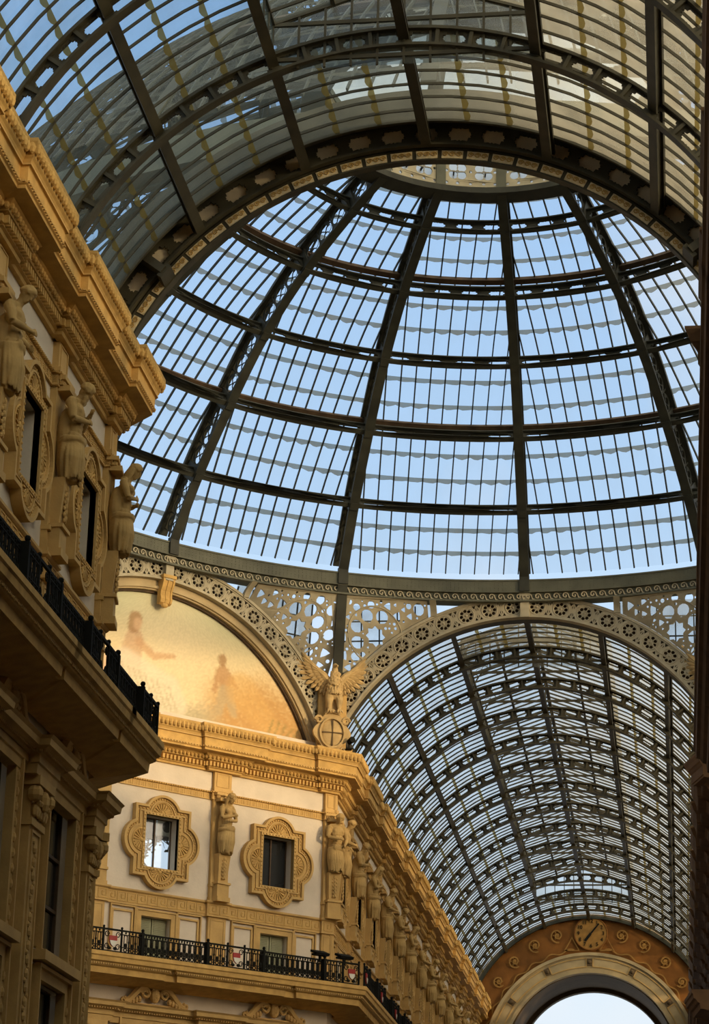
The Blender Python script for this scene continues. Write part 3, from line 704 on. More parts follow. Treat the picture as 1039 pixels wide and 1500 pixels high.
# ------------------------------------------------------------------ facades: mouldings
NTH = ['first', 'second', 'third', 'fourth', 'fifth', 'sixth', 'seventh', 'eighth', 'ninth', 'tenth', 'eleventh', 'twelfth', 'thirteenth', 'fourteenth', 'fifteenth']
def stepped(corners, steps):
    """polyline through corners with rectangular steps (segment, distance, half width, projection) towards the room"""
    out = []
    for i in range(len(corners)-1):
        a, c = Vector(corners[i]), Vector(corners[i+1]); d = (c-a).normalized(); n = Vector((d.y, -d.x)); L = (c-a).length
        if i == 0: out.append(a)
        for s, hw, e in sorted((s, hw, e) for k, s, hw, e in steps if k == i):
            for q, o in ((s-hw, 0), (s-hw, e), (s+hw, e), (s+hw, 0)):
                if 0.02 < q < L-.02: out.append(a+d*q+n*o)
        out.append(c)
    return out
def offset_path(path, d):
    res = []; n = len(path)
    for i, p in enumerate(path):
        if i == 0: t = (path[1]-p).normalized(); res.append(p+Vector((t.y, -t.x))*d); continue
        if i == n-1: t = (p-path[i-1]).normalized(); res.append(p+Vector((t.y, -t.x))*d); continue
        t1 = (p-path[i-1]).normalized(); t2 = (path[i+1]-p).normalized(); n1 = Vector((t1.y, -t1.x)); n2 = Vector((t2.y, -t2.x))
        m = n1+n2; k = 1+n1.dot(n2); res.append(p+m*(d/max(k, .2)))
    return res
def sweep(b, path, profile, mi=0):
    cols = [offset_path(path, o) for o, z in profile]
    return b.strip([[(cols[j][i].x, cols[j][i].y, profile[j][1]) for j in range(len(profile))] for i in range(len(path))], mi=mi)
def along(path, out, spacing, smin=.06):
    P = offset_path(path, out)
    for a, c in zip(P[:-1], P[1:]):
        L = (c-a).length
        if L < smin: continue
        n = max(1, int(L/spacing)); d = (c-a)/L
        for i in range(n): yield a+d*(L*(i+.5)/n), d
def row_boxes(b, path, out, z0, z1, w, dep, spacing, mi=0):
    for p, d in along(path, out, spacing):
        t = Vector((d.x, d.y, 0)); n = Vector((d.y, -d.x, 0)); q = Vector((p.x, p.y, 0))
        b.beam(q-t*w/2+Vector((0, 0, (z0+z1)/2)), q+t*w/2+Vector((0, 0, (z0+z1)/2)), dep, z1-z0, mi=mi)
def row_eggs(b, path, out, z, r, spacing, mi=0, nu=6, nv=4):
    for p, d in along(path, out, spacing): b.sphere((p.x, p.y, z), r, nu, nv, mi)
CORN = [(-.1, 20.0), (.10, 20.0), (.12, 20.07), (.18, 20.09), (.18, 20.30), (.30, 20.33), (.34, 20.45), (.44, 20.52), (.74, 20.55), (.74, 20.62), (.78, 20.64), (.78, 20.97), (.82, 21.02), (.86, 21.10), (.90, 21.14), (.94, 21.28), (.99, 21.40), (.99, 21.47), (.30, 21.55), (-.1, 21.55)]
FRZ = [(-.1, 18.97), (.06, 18.97), (.06, 19.00), (.05, 19.01), (.05, 19.20), (.09, 19.22), (.11, 19.27), (-.1, 19.29)]
KEY = [(-.1, 14.72), (.08, 14.72), (.08, 14.78), (.055, 14.79), (.055, 15.17), (.08, 15.18), (.12, 15.22), (.12, 15.28), (-.1, 15.30)]
ENT = [(-.1, 10.62), (.16, 10.62), (.18, 10.80), (.22, 10.82), (.22, 10.98), (.30, 11.02), (.42, 11.08), (.48, 11.10), (.50, 11.22), (.56, 11.28), (-.1, 11.34)]
SLAB = [(-.005, 11.86), (.30, 11.90), (1.02, 12.06), (1.10, 12.06), (1.12, 12.26), (1.20, 12.30), (1.26, 12.40), (1.34, 12.44), (1.36, 12.58), (1.40, 12.62), (1.40, 12.75), (-.005, 12.75)]
W2 = lambda M, x: (M @ Vector((x, 0, 0))).to_2d()
near_p = [NL-NB*k for k in range(0, 5)]; diag_p = [DL-5.1*k for k in range(0, 4)]; far_p = [FB*k for k in range(0, 14)]
X_NEAR = NL-26
P_NEAR = [W2(M_NEAR, X_NEAR), W2(M_NEAR, NL), W2(M_NDIAG, DL)]
P_FAR = [W2(M_DIAG, 0), W2(M_DIAG, DL), W2(M_FAR, FL_)]
def steps(hw, e):
    near = [(0, x-X_NEAR, hw, e) for x in near_p]+[(1, 0, hw, e)]+[(1, 5.1, hw, e)]
    far = [(0, x, hw, e) for x in diag_p]+[(1, x, hw, e) for x in far_p]
    return near, far
def fix_corner(path_c, st):
    """wrap the projection round the outer corner of the block"""
    a, c, d = [Vector(p) for p in path_c]; e = st[0][3]; hw = st[0][2]
    t1 = (c-a).normalized(); t2 = (d-c).normalized(); n1 = Vector((t1.y, -t1.x)); n2 = Vector((t2.y, -t2.x))
    first = stepped([a, c], [s for s in st if s[0] == 0 and abs(s[1]-(c-a).length) > hw])[:-1]
    second = stepped([c, d], [(0, s[1], s[2], s[3]) for s in st if s[0] == 1 and s[1] > hw])[1:]
    k = 1+n1.dot(n2); m = (n1+n2)*(e/k)
    return first+[c-t1*hw, c-t1*hw+n1*e, c+m, c+t2*hw+n2*e, c+t2*hw]+second
def both(hw, e):
    n_, f_ = steps(hw, e); return fix_corner(P_NEAR, n_), fix_corner(P_FAR, f_)
SIDE = ('above the near left balcony', 'below the painted lunette and along the far vault')
def trim(i, name, me_parts, label, cat):
    t = thing('trim_%d' % i, label, cat, kind='structure')
    for nm, m, mats in me_parts: m.obj(nm, mats, t)
    return t
for k, path in enumerate(both(.62, .16)):
    b = MB(); sweep(b, path, CORN); d = MB(); row_boxes(d, path, .235, 20.12, 20.28, .085, .12, .155)
    e = MB(); row_eggs(e, path, .36, 20.42, (.062, .062, .075), .165); g = MB()
    for p, dd in along(path, .955, .17):
        nn = Vector((dd.y, -dd.x, 0)); g.sphere((p.x, p.y, 21.28), (.075, .075, .13), 6, 4)
    f = MB(); sweep(f, path, [(.80, 20.99), (.845, 20.99), (.845, 21.03), (.80, 21.03)]); row_boxes(f, path, .80, 20.655, 20.69, .06, .04, .12)
    trim(k+1, 'cornice', [('cornice', b, OCHRE2), ('dentil_row', d, OCHRE2), ('egg_row', e, OCHRE2), ('leaf_row', g, OCHRE2), ('bead_row', f, OCHRE)], 'heavy ochre cornice with dentils and leaf moulding '+SIDE[k], 'cornice')
for k, path in enumerate(both(.42, .12)):
    b = MB(); sweep(b, path, FRZ); d = MB(); row_boxes(d, path, .11, 19.21, 19.25, .05, .06, .10)
    for p, dd in along(path, .05, .26):
        t = Vector((dd.x, dd.y, 0)); n = Vector((dd.y, -dd.x, 0)); q = Vector((p.x, p.y, 0))
        d.beam(q+t*.12+Vector((0, 0, 19.01)), q+t*.12+Vector((0, 0, 19.19)), .015, .03, n)
        for z in (19.06, 19.11, 19.16): d.beam(q-t*.05+Vector((0, 0, z-.03)), q+Vector((0, 0, z)), .02, .025, n); d.beam(q+t*.05+Vector((0, 0, z-.03)), q+Vector((0, 0, z)), .02, .025, n)
    trim(k+3, 'frieze', [('frieze_band', b, OCHRE), ('leaf_ornament', d, OCHRE2)], 'narrow ochre frieze band with small leaf ornament '+SIDE[k], 'frieze')
    b = MB(); sweep(b, path, KEY); d = MB(); u = .043
    for p, dd in along(path, .055, .40, .3):
        t = Vector((dd.x, dd.y, 0)); n = Vector((dd.y, -dd.x, 0)); q = Vector((p.x, p.y, 0)); m = [(-4, -3.6), (-4, 3.6), (3.4, 3.6), (3.4, -1.5), (-.4, -1.5), (-.4, 1.2), (1.4, 1.2)]
        for (a, z), (a2, z2) in zip(m[:-1], m[1:]): d.beam(q+t*a*u+Vector((0, 0, 14.98+z*u)), q+t*a2*u+Vector((0, 0, 14.98+z2*u)), .036, .036, n)
        d.beam(q-t*4*u+Vector((0, 0, 14.98-3.6*u)), q+t*5.2*u+Vector((0, 0, 14.98-3.6*u)), .036, .036, n)
    trim(k+5, 'key', [('band', b, OCHRE), ('greek_key', d, OCHRE2)], 'ochre Greek key band '+SIDE[k], 'band')
for k, path in enumerate(both(.60, .22)):
    b = MB(); sweep(b, path, ENT); d = MB(); row_boxes(d, path, .33, 11.0, 11.06, .05, .06, .10)
    trim(k+7, 'entablature', [('entablature', b, OCHRE), ('dentil_row', d, OCHRE)], 'stepped entablature over the tall windows '+('of the dark near left wall' if k == 0 else 'below the far balcony'), 'entablature')
# right hand cornice and balcony, seen edge-on
P_R = [W2(M_RIGHT, 0), W2(M_RIGHT, 40)]; P_FR = [W2(M_FRIGHT, 0), W2(M_FRIGHT, FL_)]
for i, (P_, st, sl, lb) in enumerate(((P_R, [(0, NB*k, .62, .16) for k in range(0, 8)], [(0, NB*k+1.30, 1.25, .14) for k in range(0, 7)], 'near right wall'), (P_FR, [(0, FL_-FB*k, .62, .16) for k in range(0, 14)], [(0, FL_-FB*k, 1.2, .12) for k in range(0, 14)], 'far right wall'))):
    b = MB(); sweep(b, stepped(P_, st), CORN); trim(9+i, 'cornice', [('cornice', b, SHADE)], 'shade-toned cornice of the '+lb, 'cornice')
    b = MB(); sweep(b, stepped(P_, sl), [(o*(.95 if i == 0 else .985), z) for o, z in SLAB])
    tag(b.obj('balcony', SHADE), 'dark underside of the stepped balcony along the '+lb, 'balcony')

# ------------------------------------------------------------------ pilasters
def box_panel(b, x0, x1, z0, z1, y, w=.05, d=.03, mi=0):
    for a in ((x0, x1, z0, z0+w), (x0, x1, z1-w, z1), (x0, x0+w, z0+w, z1-w), (x1-w, x1, z0+w, z1-w)): b.box(a[0], y-d, a[2], a[1], y, a[3], mi)
def upper_pilaster(x0, x1):
    b = MB(); b.box(x0, -.14, 15.28, x1, 0, 20.0); b.box(x0-.02, -.18, 15.28, x1+.02, 0, 15.42); b.box(x0-.02, -.20, 15.80, x1+.02, 0, 15.90)
    b.box(x0-.03, -.20, 19.28, x1+.03, 0, 19.40); box_panel(b, x0+.10, x1-.10, 19.46, 19.96, -.14, .03, .02)
    b.box(x0, -.12, 12.75, x1, 0, 14.73); box_panel(b, x0+.08, x1-.08, 12.85, 14.62, -.12, .03, .02)
    return b.mesh('pilaster', [OCHRE])
def lower_pilaster(x0, x1):
    b = MB(); b.box(x0, -.22, -1.6, x1, 0, 10.62); box_panel(b, x0+.14, x1-.14, 3.2, 9.6, -.22, .05, .035)
    c = (x0+x1)/2
    for k in range(22): z = 3.6+k*.27; b.sphere((c, -.23, z), (.10, .05, .11), 6, 4); b.sphere((c+.09*(-1)**k, -.23, z+.13), (.06, .04, .06), 6, 4)
    b.box(x0-.05, -.28, 9.66, x1+.05, 0, 9.80)
    for i in range(5):
        x = x0+(x1-x0)*(i+.5)/5; b.sphere((x, -.28, 9.98), (.10, .08, .16), 6, 4); b.sphere((x, -.33, 10.12), (.07, .08, .07), 6, 4)
    for x in (x0-.02, x1+.02): b.sphere((x, -.30, 10.28), (.17, .17, .17), 8, 5)
    b.sphere((c, -.36, 10.2), (.14, .12, .22), 8, 5)
    b.box(x0-.14, -.42, 10.44, x1+.14, 0, 10.62)
    return b.mesh('lower_pilaster', [OCHRE])
up_full, up_half_r, up_half_l = upper_pilaster(-.38, .38), upper_pilaster(-.43, .14), upper_pilaster(-.14, .43)
lp_full, lp_half_r, lp_half_l = lower_pilaster(-.45, .45), lower_pilaster(-.55, .20), lower_pilaster(-.20, .55)
def wallspot(M_, x, z=0): return M_ @ Matrix.Translation((x, 0, z))
def ordn(i): return NTH[min(i, 14)]
def pil_set(M_, xs, label, lows, lastfix=None):
    for i, x in enumerate(xs):
        kind_ = 'r' if (lastfix == 'end' and i == 0) else ('l' if (lastfix == 'start' and i == 0) else 'f')
        tag(link('pilaster', {'r': up_half_r, 'l': up_half_l, 'f': up_full}[kind_], None, wallspot(M_, x)), ('upper ochre pilaster at ' if i == 0 else ordn(i)+' upper ochre pilaster from ')+label, 'pilaster', kind='structure')
        if i < lows: tag(link('lower_pilaster', {'r': lp_half_r, 'l': lp_half_l, 'f': lp_full}[kind_], None, wallspot(M_, x)), ('carved lower pilaster at ' if i == 0 else ordn(i)+' carved lower pilaster from ')+label, 'pilaster', kind='structure')
pil_set(M_NEAR, near_p[:4], 'the near left corner', 4, 'end')
pil_set(M_DIAG, diag_p[:3], 'the eagle corner on the lunette wall', 3, 'end')
pil_set(M_FAR, far_p, 'the eagle corner on the receding wall', 2, 'start')
pil_set(M_NDIAG, [0], 'the turned side of the near left corner', 1, 'start')

# ------------------------------------------------------------------ windows
def outline(a, b_, R, k, off=0.0, n=14):
    """rectangle a x b_ with round lobes of radius R centred k inside each side, inset by off"""
    a, b_, R = a-off, b_-off, R-off; k = k-off*.0; pts = []
    cs = [((a+off-k)-0, 0, 0), (0, (b_+off-k), pi/2), (-(a+off-k), 0, pi), (0, -(b_+off-k), 3*pi/2)]
    corners = [(a, b_), (-a, b_), (-a, -b_), (a, -b_)]
    for (cx, cy, th), co_ in zip(cs, corners):
        dist = k-off; h = math.acos(max(-1, min(1, dist/R)))
        for i in range(n+1): t = th-h+2*h*i/n; pts.append((cx+R*cos(t), cy+R*sin(t)))
        pts.append(co_)
    return pts
WC = 17.07
def surround():
    b = MB(); hole = [(-.70, -.93), (.70, -.93), (.70, .93), (-.70, .93)]
    o = lambda off: outline(1.17, 1.27, .76, .34, off)
    for l0, l1, d in ((o(.04), hole, .14), (o(0), o(.09), .24), (o(.20), o(.25), .19)):
        p = plate([l0, l1], d); p.warp(lambda x, y, z: (x, -d/2+z, WC+y)); b.merge(p)
    ring_ = [(-.80, -1.03), (.80, -1.03), (.80, 1.03), (-.80, 1.03)]; p = plate([ring_, hole], .20); p.warp(lambda x, y, z: (x, -.10+z, WC+y)); b.merge(p)
    return b.mesh('surround', [OCHRE])
def beads():
    b = MB(); L = outline(1.17, 1.27, .76, .34, .145)
    for (x0, y0), (x1, y1) in zip(L, L[1:]+L[:1]):
        n = max(1, int(sqrt((x1-x0)**2+(y1-y0)**2)/.13))
        for i in range(n):
            u = (i+.5)/n; b.beam((x0+(x1-x0)*(u-.28/n), -.15, WC+y0+(y1-y0)*(u-.28/n)), (x0+(x1-x0)*(u+.28/n), -.15, WC+y0+(y1-y0)*(u+.28/n)), .05, .05, (0, 1, 0))
    for s_ in (-1, 1):
        for i in range(14): b.sphere((s_*.75, -.20, WC-.9+i*.138), .035, 6, 4)
        for i in range(11): b.sphere((-.7+i*.14, -.20, WC+s_*.98), .035, 6, 4)
    return b.mesh('bead_moulding', [OCHRE2])
def shell_fan():
    b = MB(); b.tube([(.40*cos(pi*i/12), -.15, .40*sin(pi*i/12)) for i in range(13)], .03, 5)
    for i in range(9):
        a = pi*(i+.5)/9; b.beam((.12*cos(a), -.15, .12*sin(a)), (.36*cos(a), -.17, .36*sin(a)), .035, .05, (0, 1, 0))
    b.sphere((0, -.15, .04), (.09, .05, .08), 8, 4); return b.mesh('shell', [OCHRE2])
def reveal(x0, x1, z0, z1, dep, mats, name='interior'):
    b = MB(); v = [(x, y, z) for y in (.30, dep) for x, z in ((x0, z0), (x1, z0), (x1, z1), (x0, z1))]
    b.add(v, [(4, 5, 6, 7), (0, 1, 5, 4), (1, 2, 6, 5), (2, 3, 7, 6), (3, 0, 4, 7)]); return b.mesh(name, mats)
def sash(x0, x1, z0, z1, y, nx, nz, w=.05):
    b = MB()
    for i in range(nx+1): x = x0+(x1-x0)*i/nx; b.box(x-w/2, y-.03, z0, x+w/2, y+.03, z1)
    for i in range(nz+1): z = z0+(z1-z0)*i/nz; b.box(x0, y-.03, z-w/2, x1, y+.03, z+w/2)
    return b.mesh('sash', [WOOD])
def pane(x0, x1, z0, z1, y, m): b = MB(); b.box(x0, y, z0, x1, y+.012, z1); return b.mesh('pane', [m])
SUR, BEA, SHE = surround(), beads(), shell_fan(); INT = reveal(*[SURR[0], SURR[1], SURR[2], SURR[3]], 1.6, [DARK])
SAS = sash(SURR[0], SURR[1], SURR[2], SURR[3], .34, 2, 1); PAN = pane(SURR[0], SURR[1], SURR[2], SURR[3], .36, WPANE)
CLEAR = glassmat('clear_pane', (.9, .93, .95), (.02, .06), (.4, .42, .4), (.4, .4, .36), .05)
PANC = pane(SURR[0], SURR[1], SURR[2], SURR[3], .36, CLEAR)
wn_i = [0]
def quatrefoil(M_, x, label, opened=False):
    wn_i[0] += 1; w = thing('window_%d' % wn_i[0], label, 'window', kind='structure', M=wallspot(M_, x))
    link('surround', SUR, w); link('bead_moulding', BEA, w); link('sash', SAS, w); link('pane', PANC if opened else PAN, w)
    if not opened: link('interior', INT, w)
    for th, dx, dz in ((0, 0, 1.02), (pi, 0, -1.02), (pi/2, .80, 0), (-pi/2, -.80, 0)):
        link('shell', SHE, w, Matrix.Translation((dx, 0, WC+dz)) @ Matrix.Rotation(th, 4, 'Y'))
DORS = MB()
for a in ((-.80, -.62, 12.75, 14.42), (.62, .80, 12.75, 14.42), (-.80, .80, 14.42, 14.59)): DORS.box(a[0], -.08, a[2], a[1], .0, a[3])
box_panel(DORS, -.86, .86, 12.75, 14.66, -.0, .06, .11); DORS_m = DORS.mesh('architrave', [OCHRE])
sh = MB(); sh.box(-.60, .22, 12.75, -.02, .27, 14.40)
for i in range(26): sh.box(-.54, .195, 12.82+i*.06, -.08, .235, 12.85+i*.06)
sh_m = sh.mesh('shutter', [SHUT]); DINT = reveal(*DOOR, .9, [DARK])
def door_window(M_, x, label):
    wn_i[0] += 1; w = thing('window_%d' % wn_i[0], label, 'window', kind='structure', M=wallspot(M_, x))
    link('architrave', DORS_m, w); link('shutter', sh_m, w); link('shutter', sh_m, w, Matrix.Translation((.62, 0, 0))); link('interior', DINT, w)
    for s_ in (-1, 1):
        if ('side_panel', s_) not in _pc:
            b = MB(); c = s_*1.38; box_panel(b, c-.44, c+.44, 12.78, 14.55, 0, .07, .06); box_panel(b, c-.52, c+.52, 12.75, 14.70, 0, .05, .10); _pc[('side_panel', s_)] = b.mesh('side_panel', [OCHRE])
        link('side_panel', _pc[('side_panel', s_)], w)
LFR = MB()
for (x0, x1, z0, z1) in (LOW, LOW2):
    for a in ((x0-.28, x0-.06, z0, z1+.0), (x1, x1+.28, z0, z1+.0), (x0-.28, x1+.28, z1, z1+.26)): LFR.box(a[0], -.14, a[2], a[1], .05, a[3])
    box_panel(LFR, x0-.30, x1+.30, z0-.1, z1+.28, -.10, .07, .12); LFR.box(x0-.42, -.34, z0-.28, x1+.42, 0, z0-.08); LFR.box(x0-.06, -.08, z0, x0, .2, z1)
    for s_ in (x0-.14, x1+.14):
        for k in range(int((z1-z0)/.3)): LFR.sphere((s_, -.14, z0+.2+k*.3), (.06, .05, .11), 6, 4)
LFR_m = LFR.mesh('carved_frame', [OCHRE]); LINT = reveal(*LOW, 1.2, [DARK]); LINT2 = reveal(*LOW2, 1.2, [DARK])
LS = sash(*LOW, .20, 2, 3, .07); LS2 = sash(*LOW2, .20, 2, 2, .07); LP, LP2 = pane(*LOW, .23, WPANE), pane(*LOW2, .23, WPANE)
def low_window(M_, x, label):
    wn_i[0] += 1; w = thing('window_%d' % wn_i[0], label, 'window', kind='structure', M=wallspot(M_, x))
    for nm, m_ in (('carved_frame', LFR_m), ('interior', LINT), ('interior', LINT2), ('sash', LS), ('sash', LS2), ('pane', LP), ('pane', LP2)): link(nm, m_, w)
def crest_mesh():
    b = MB()
    for s_ in (-1, 1):
        pts = [(s_*(1.25-.9*u), -.22, 11.36+.62*u*u*(3-2*u)) for u in [i/12 for i in range(13)]]; b.tube(pts, [.10+.05*u for u in [i/12 for i in range(13)]], 6)
        c = (s_*.40, 11.72); b.tube([(c[0]+s_*.20*(1-.7*i/16)*cos(i*.6), -.26, c[1]+.20*(1-.7*i/16)*sin(i*.6)) for i in range(17)], .06, 5)
        b.tube([(s_*1.28+s_*.13*(1-.7*i/12)*cos(i*.6+2), -.24, 11.42+.13*(1-.7*i/12)*sin(i*.6+2)) for i in range(13)], .05, 5)
        for q in range(5): b.sphere((s_*(.62+.13*q), -.22, 11.50-.04*q), (.10, .10, .12), 6, 4)
    b.sphere((0, -.24, 11.66), (.20, .16, .26), 10, 6); b.sphere((0, -.30, 11.64), (.10, .12, .14), 8, 5)
    for i in range(7):
        a = pi*(i+.5)/7; b.beam((.06*cos(a), -.26, 11.88), (.22*cos(a), -.28, 11.88+.22*sin(a)), .06, .07, (0, 1, 0))
    b.box(-1.3, -.2, 11.30, 1.3, 0, 11.38); return b.mesh('carved_crest', [OCHRE])
CREST = crest_mesh()
dn = ['right window', 'left window', 'hidden left window']
for i, x in enumerate(near_c[:3]):
    quatrefoil(M_NEAR, x, ('shadowed quatrefoil window nearest the near left corner', 'second quatrefoil window from the near left corner', 'third quatrefoil window from the near left corner')[i])
    door_window(M_NEAR, x, ordn(i)+' balcony window from the near left corner')
    low_window(M_NEAR, x-.3, ordn(i)+' tall dark window from the corner below the near balcony')
    if i < 2: tag(link('carved_crest', CREST, None, wallspot(M_NEAR, x-.3)), ordn(i)+' carved scroll crest from the corner in the shadow under the near balcony', 'crest', 'carved crests over the tall windows')
for i, x in enumerate(diag_c):
    quatrefoil(M_DIAG, x, ('dark quatrefoil window beside the eagle corner', 'quatrefoil window showing sky, branches and an air conditioner', 'hidden quatrefoil window behind the near left corner')[i], i == 1)
    door_window(M_DIAG, x, ordn(i)+' green shuttered balcony window from the eagle corner')
    low_window(M_DIAG, x, ordn(i)+' tall window from the eagle corner below the far balcony')
    if i < 2: tag(link('carved_crest', CREST, None, wallspot(M_DIAG, x)), ('ochre scroll crest under the balcony at the bottom edge, right one', 'ochre scroll crest under the balcony at the bottom edge, left one', 'ochre scroll crest hidden behind the near left corner')[i], 'crest', 'carved crests over the tall windows')
for i, x in enumerate(far_c):
    quatrefoil(M_FAR, x, ordn(i)+' quatrefoil window from the eagle corner on the receding wall')
    if i < 4: door_window(M_FAR, x, ordn(i)+' balcony window from the eagle corner on the receding wall')
    if i < 1: low_window(M_FAR, x, 'tall window below the far balcony just past the eagle corner')

# ------------------------------------------------------------------ balconies
def rail_panel(L):
    b = MB(); z0, z1 = 12.79, 13.52
    for z, h in ((z1, .055), (z1-.13, .025), (z0+.17, .025), (z0, .04)): b.box(-L/2, -.025, z-h/2, L/2, .025, z+h/2)
    n = max(2, round(L/.235)); p = L/n
    for i in range(n):
        x = -L/2+p*(i+.5)
        for dx in (-.06, .06): b.box(x+dx-.012, -.012, z0+.17, x+dx+.012, .012, z1-.13)
        b.tube([(x+.06*cos(pi*k/6), 0, z1-.20+.06*sin(pi*k/6)) for k in range(7)], .018, 4); b.sphere((x, 0, z1-.065), .038, 6, 4)
        b.sphere((x, 0, z0+.25), (.05, .03, .08), 6, 4); b.tube([(x+.065*cos(2*pi*k/8), 0, z0+.09+.06*sin(2*pi*k/8)) for k in range(8)], .022, 4, closed=True)
        b.box(x+p/2-.018, -.018, z0, x+p/2+.018, .018, z1)
        b.sphere((x+p/2, 0, z0+.36), (.045, .04, .07), 6, 4); b.sphere((x+p/2, 0, z0+.10), (.045, .03, .08), 6, 4)
    return b.mesh('railing_panel', [BLACK])
def crest_panel():
    b = MB(); z0 = 12.79
    for s_ in (-1, 1):
        b.box(s_*.36-.025, -.03, z0, s_*.36+.025, .03, 13.56); b.sphere((s_*.36, 0, 13.60), .05, 6, 4)
        for zc in (z0+.15, z0+.56): b.tube([(s_*.22+.10*(1-.6*i/14)*cos(i*.55), 0, zc+.11*(1-.6*i/14)*sin(i*.55)) for i in range(15)], .018, 4)
        b.sphere((s_*.12, 0, z0+.10), (.09, .03, .06), 6, 4)
    b.box(-.36, -.03, 13.49, .36, .03, 13.55); b.box(-.36, -.03, z0-.02, .36, .03, z0+.02); return b.mesh('scroll_panel', [BLACK])
def shield():
    b = MB(); o = [(0, -.21), (.11, -.13), (.155, .02), (.155, .17), (-.155, .17), (-.155, .02), (-.11, -.13)]
    p = plate([o], .04); p.warp(lambda x, y, z: (x, -.04+z, 13.14+y)); b.merge(p, mi=0)
    o = [(.0, -.20), (.10, -.125), (.14, .0), (-.14, .0), (-.10, -.125)]; p = plate([o], .02); p.warp(lambda x, y, z: (x, -.07+z, 13.14+y)); b.merge(p, mi=1)
    return b.mesh('shield', [RED, WHITE])
SCP, SHD = crest_panel(), shield(); RP = {}
po = MB(); po.box(-.05, -.05, 12.75, .05, .17, 13.56); po.sphere((0, 0, 13.62), .06, 8, 5); po.box(-.065, -.065, 12.75, .065, .185, 12.85); POST = po.mesh('post', [BLACK])
def rp(L):
    k = round(L, 2)
    if k not in RP: RP[k] = rail_panel(k)
    return RP[k]
def balcony(name, label, path, segs, shields=True):
    t = thing(name, label, 'balcony'); b = MB(); sweep(b, path, SLAB); b.obj('slab', OCHRE2, t)
    d = MB(); row_boxes(d, path, 1.235, 12.33, 12.39, .05, .05, .095); d.obj('dentil_row', OCHRE, t)
    for M_, xs, lo, hi, hw, e, o in segs:
        for x in xs:
            cuts = [(x-hw, x-.39, e), (x+.39, x+hw, e)]
            for a, c, ee in cuts:
                a, c = max(a, lo), min(c, hi)
                if c-a > .2: link('railing_panel', rp(c-a), t, wallspot(M_, (a+c)/2) @ Matrix.Translation((0, -o-ee, 0)))
            for q in (x-hw, x+hw):
                if lo < q < hi: link('post', POST, t, wallspot(M_, q) @ Matrix.Translation((0, -o-e, 0)))
            if lo <= x <= hi:
                cp = link('scroll_panel', SCP, t, wallspot(M_, x) @ Matrix.Translation((0, -o-e, 0)))
                if shields: link('shield', SHD, cp)
        ed = sorted([lo-0.01]+[q for x in xs for q in (x-hw, x+hw) if lo-.02 <= q <= hi+.02]+[hi+.01])
        for a, c in zip(ed[:-1], ed[1:]):
            mid = (a+c)/2
            if any(abs(mid-x) < hw for x in xs) or c-a < .3: continue
            n = 2 if c-a > 1.8 else 1
            for i in range(n): link('railing_panel', rp((c-a)/n), t, wallspot(M_, a+(c-a)*(i+.5)/n) @ Matrix.Translation((0, -o, 0)))
    return t
OUT = 1.27; tn = OUT*math.tan(pi/8)
np_, fp_ = both(1.2, .12)
balcony('balcony', 'dark balcony with black ornate railing jutting from the near left wall', np_, [(M_NEAR, near_p, X_NEAR, NL+tn, 1.2, .12, OUT), (M_NDIAG, [0, 5.1], -tn, 10, 1.2, .12, OUT)], False)
balcony('balcony', 'ochre balcony with black railing and small shields below the painted lunette', fp_, [(M_DIAG, diag_p, 0, DL+tn, 1.2, .12, OUT), (M_FAR, far_p[:9], -tn, FB*8.5, 1.2, .12, OUT)])

# ------------------------------------------------------------------ carved figures
def remesh(b, voxel, smooth=2, name='body', mats=STATUE):
    me = b.mesh('t', mats); o = bpy.data.objects.new('t', me); C.objects.link(o)
    m = o.modifiers.new('r', 'REMESH'); m.mode = 'VOXEL'; m.voxel_size = voxel; m.use_smooth_shade = True
    s_ = o.modifiers.new('s', 'SMOOTH'); s_.factor = .5; s_.iterations = smooth
    out = bpy.data.meshes.new_from_object(o.evaluated_get(bpy.context.evaluated_depsgraph_get())); out.name = name
    bpy.data.objects.remove(o); bpy.data.meshes.remove(me); return out
def rot(ax, d): return Matrix.Rotation(radians(d), 3, ax)
def limb(b, pts, rs, n=8): b.tube(pts, rs, n)
def hand(b, w, dirv, side, r=.05):
    w = Vector(w); d = Vector(dirv).normalized(); u = d.cross(Vector(side)).normalized(); s = u.cross(d)
    b.sphere(w+d*.05, (.05, .05, .05), 8, 5)
    for k in range(4):
        p = w+d*.06+s*(.028*(k-1.5)); L = (.085, .10, .095, .075)[k]
        b.tube([p, p+d*L*.55+u*.008, p+d*L+u*-.03], [.018, .017, .013], 5)
    b.tube([w+d*.02+s*.05, w+d*.06+s*.085, w+d*.10+s*.075], [.019, .017, .013], 5)
def face(b, c, M3, beard=False):
    P = lambda x, y, z: Vector(c)+M3 @ Vector((x, y, z))
    b.sphere(P(0, 0, 0), (.112, .135, .16), 12, 8, M=M3)
    b.sphere(P(0, -.03, -.09), (.085, .10, .085), 10, 6, M=M3)               # jaw
    b.tube([P(0, -.125, .045), P(0, -.165, -.03)], [.018, .030], 6)          # nose
    b.tube([P(-.075, -.112, .05), P(0, -.14, .058), P(.075, -.112, .05)], .02, 6)   # brow
    for s_ in (-1, 1):
        b.sphere(P(s_*.042, -.118, .02), .018, 6, 4); b.sphere(P(s_*.118, .0, .0), (.02, .035, .045), 6, 4, M=M3)
    b.tube([P(-.035, -.128, -.07), P(0, -.142, -.068), P(.035, -.128, -.07)], .013, 5)
    if beard:
        for k in range(12):
            x = -.08+.16*(k % 6)/5; b.sphere(P(x, -.10-.02*(k//6), -.12-.09*(k//6)-.02*cos(x*30)), (.045, .05, .07), 6, 4, M=M3)
        b.sphere(P(0, -.11, -.25), (.05, .05, .07), 6, 4, M=M3)
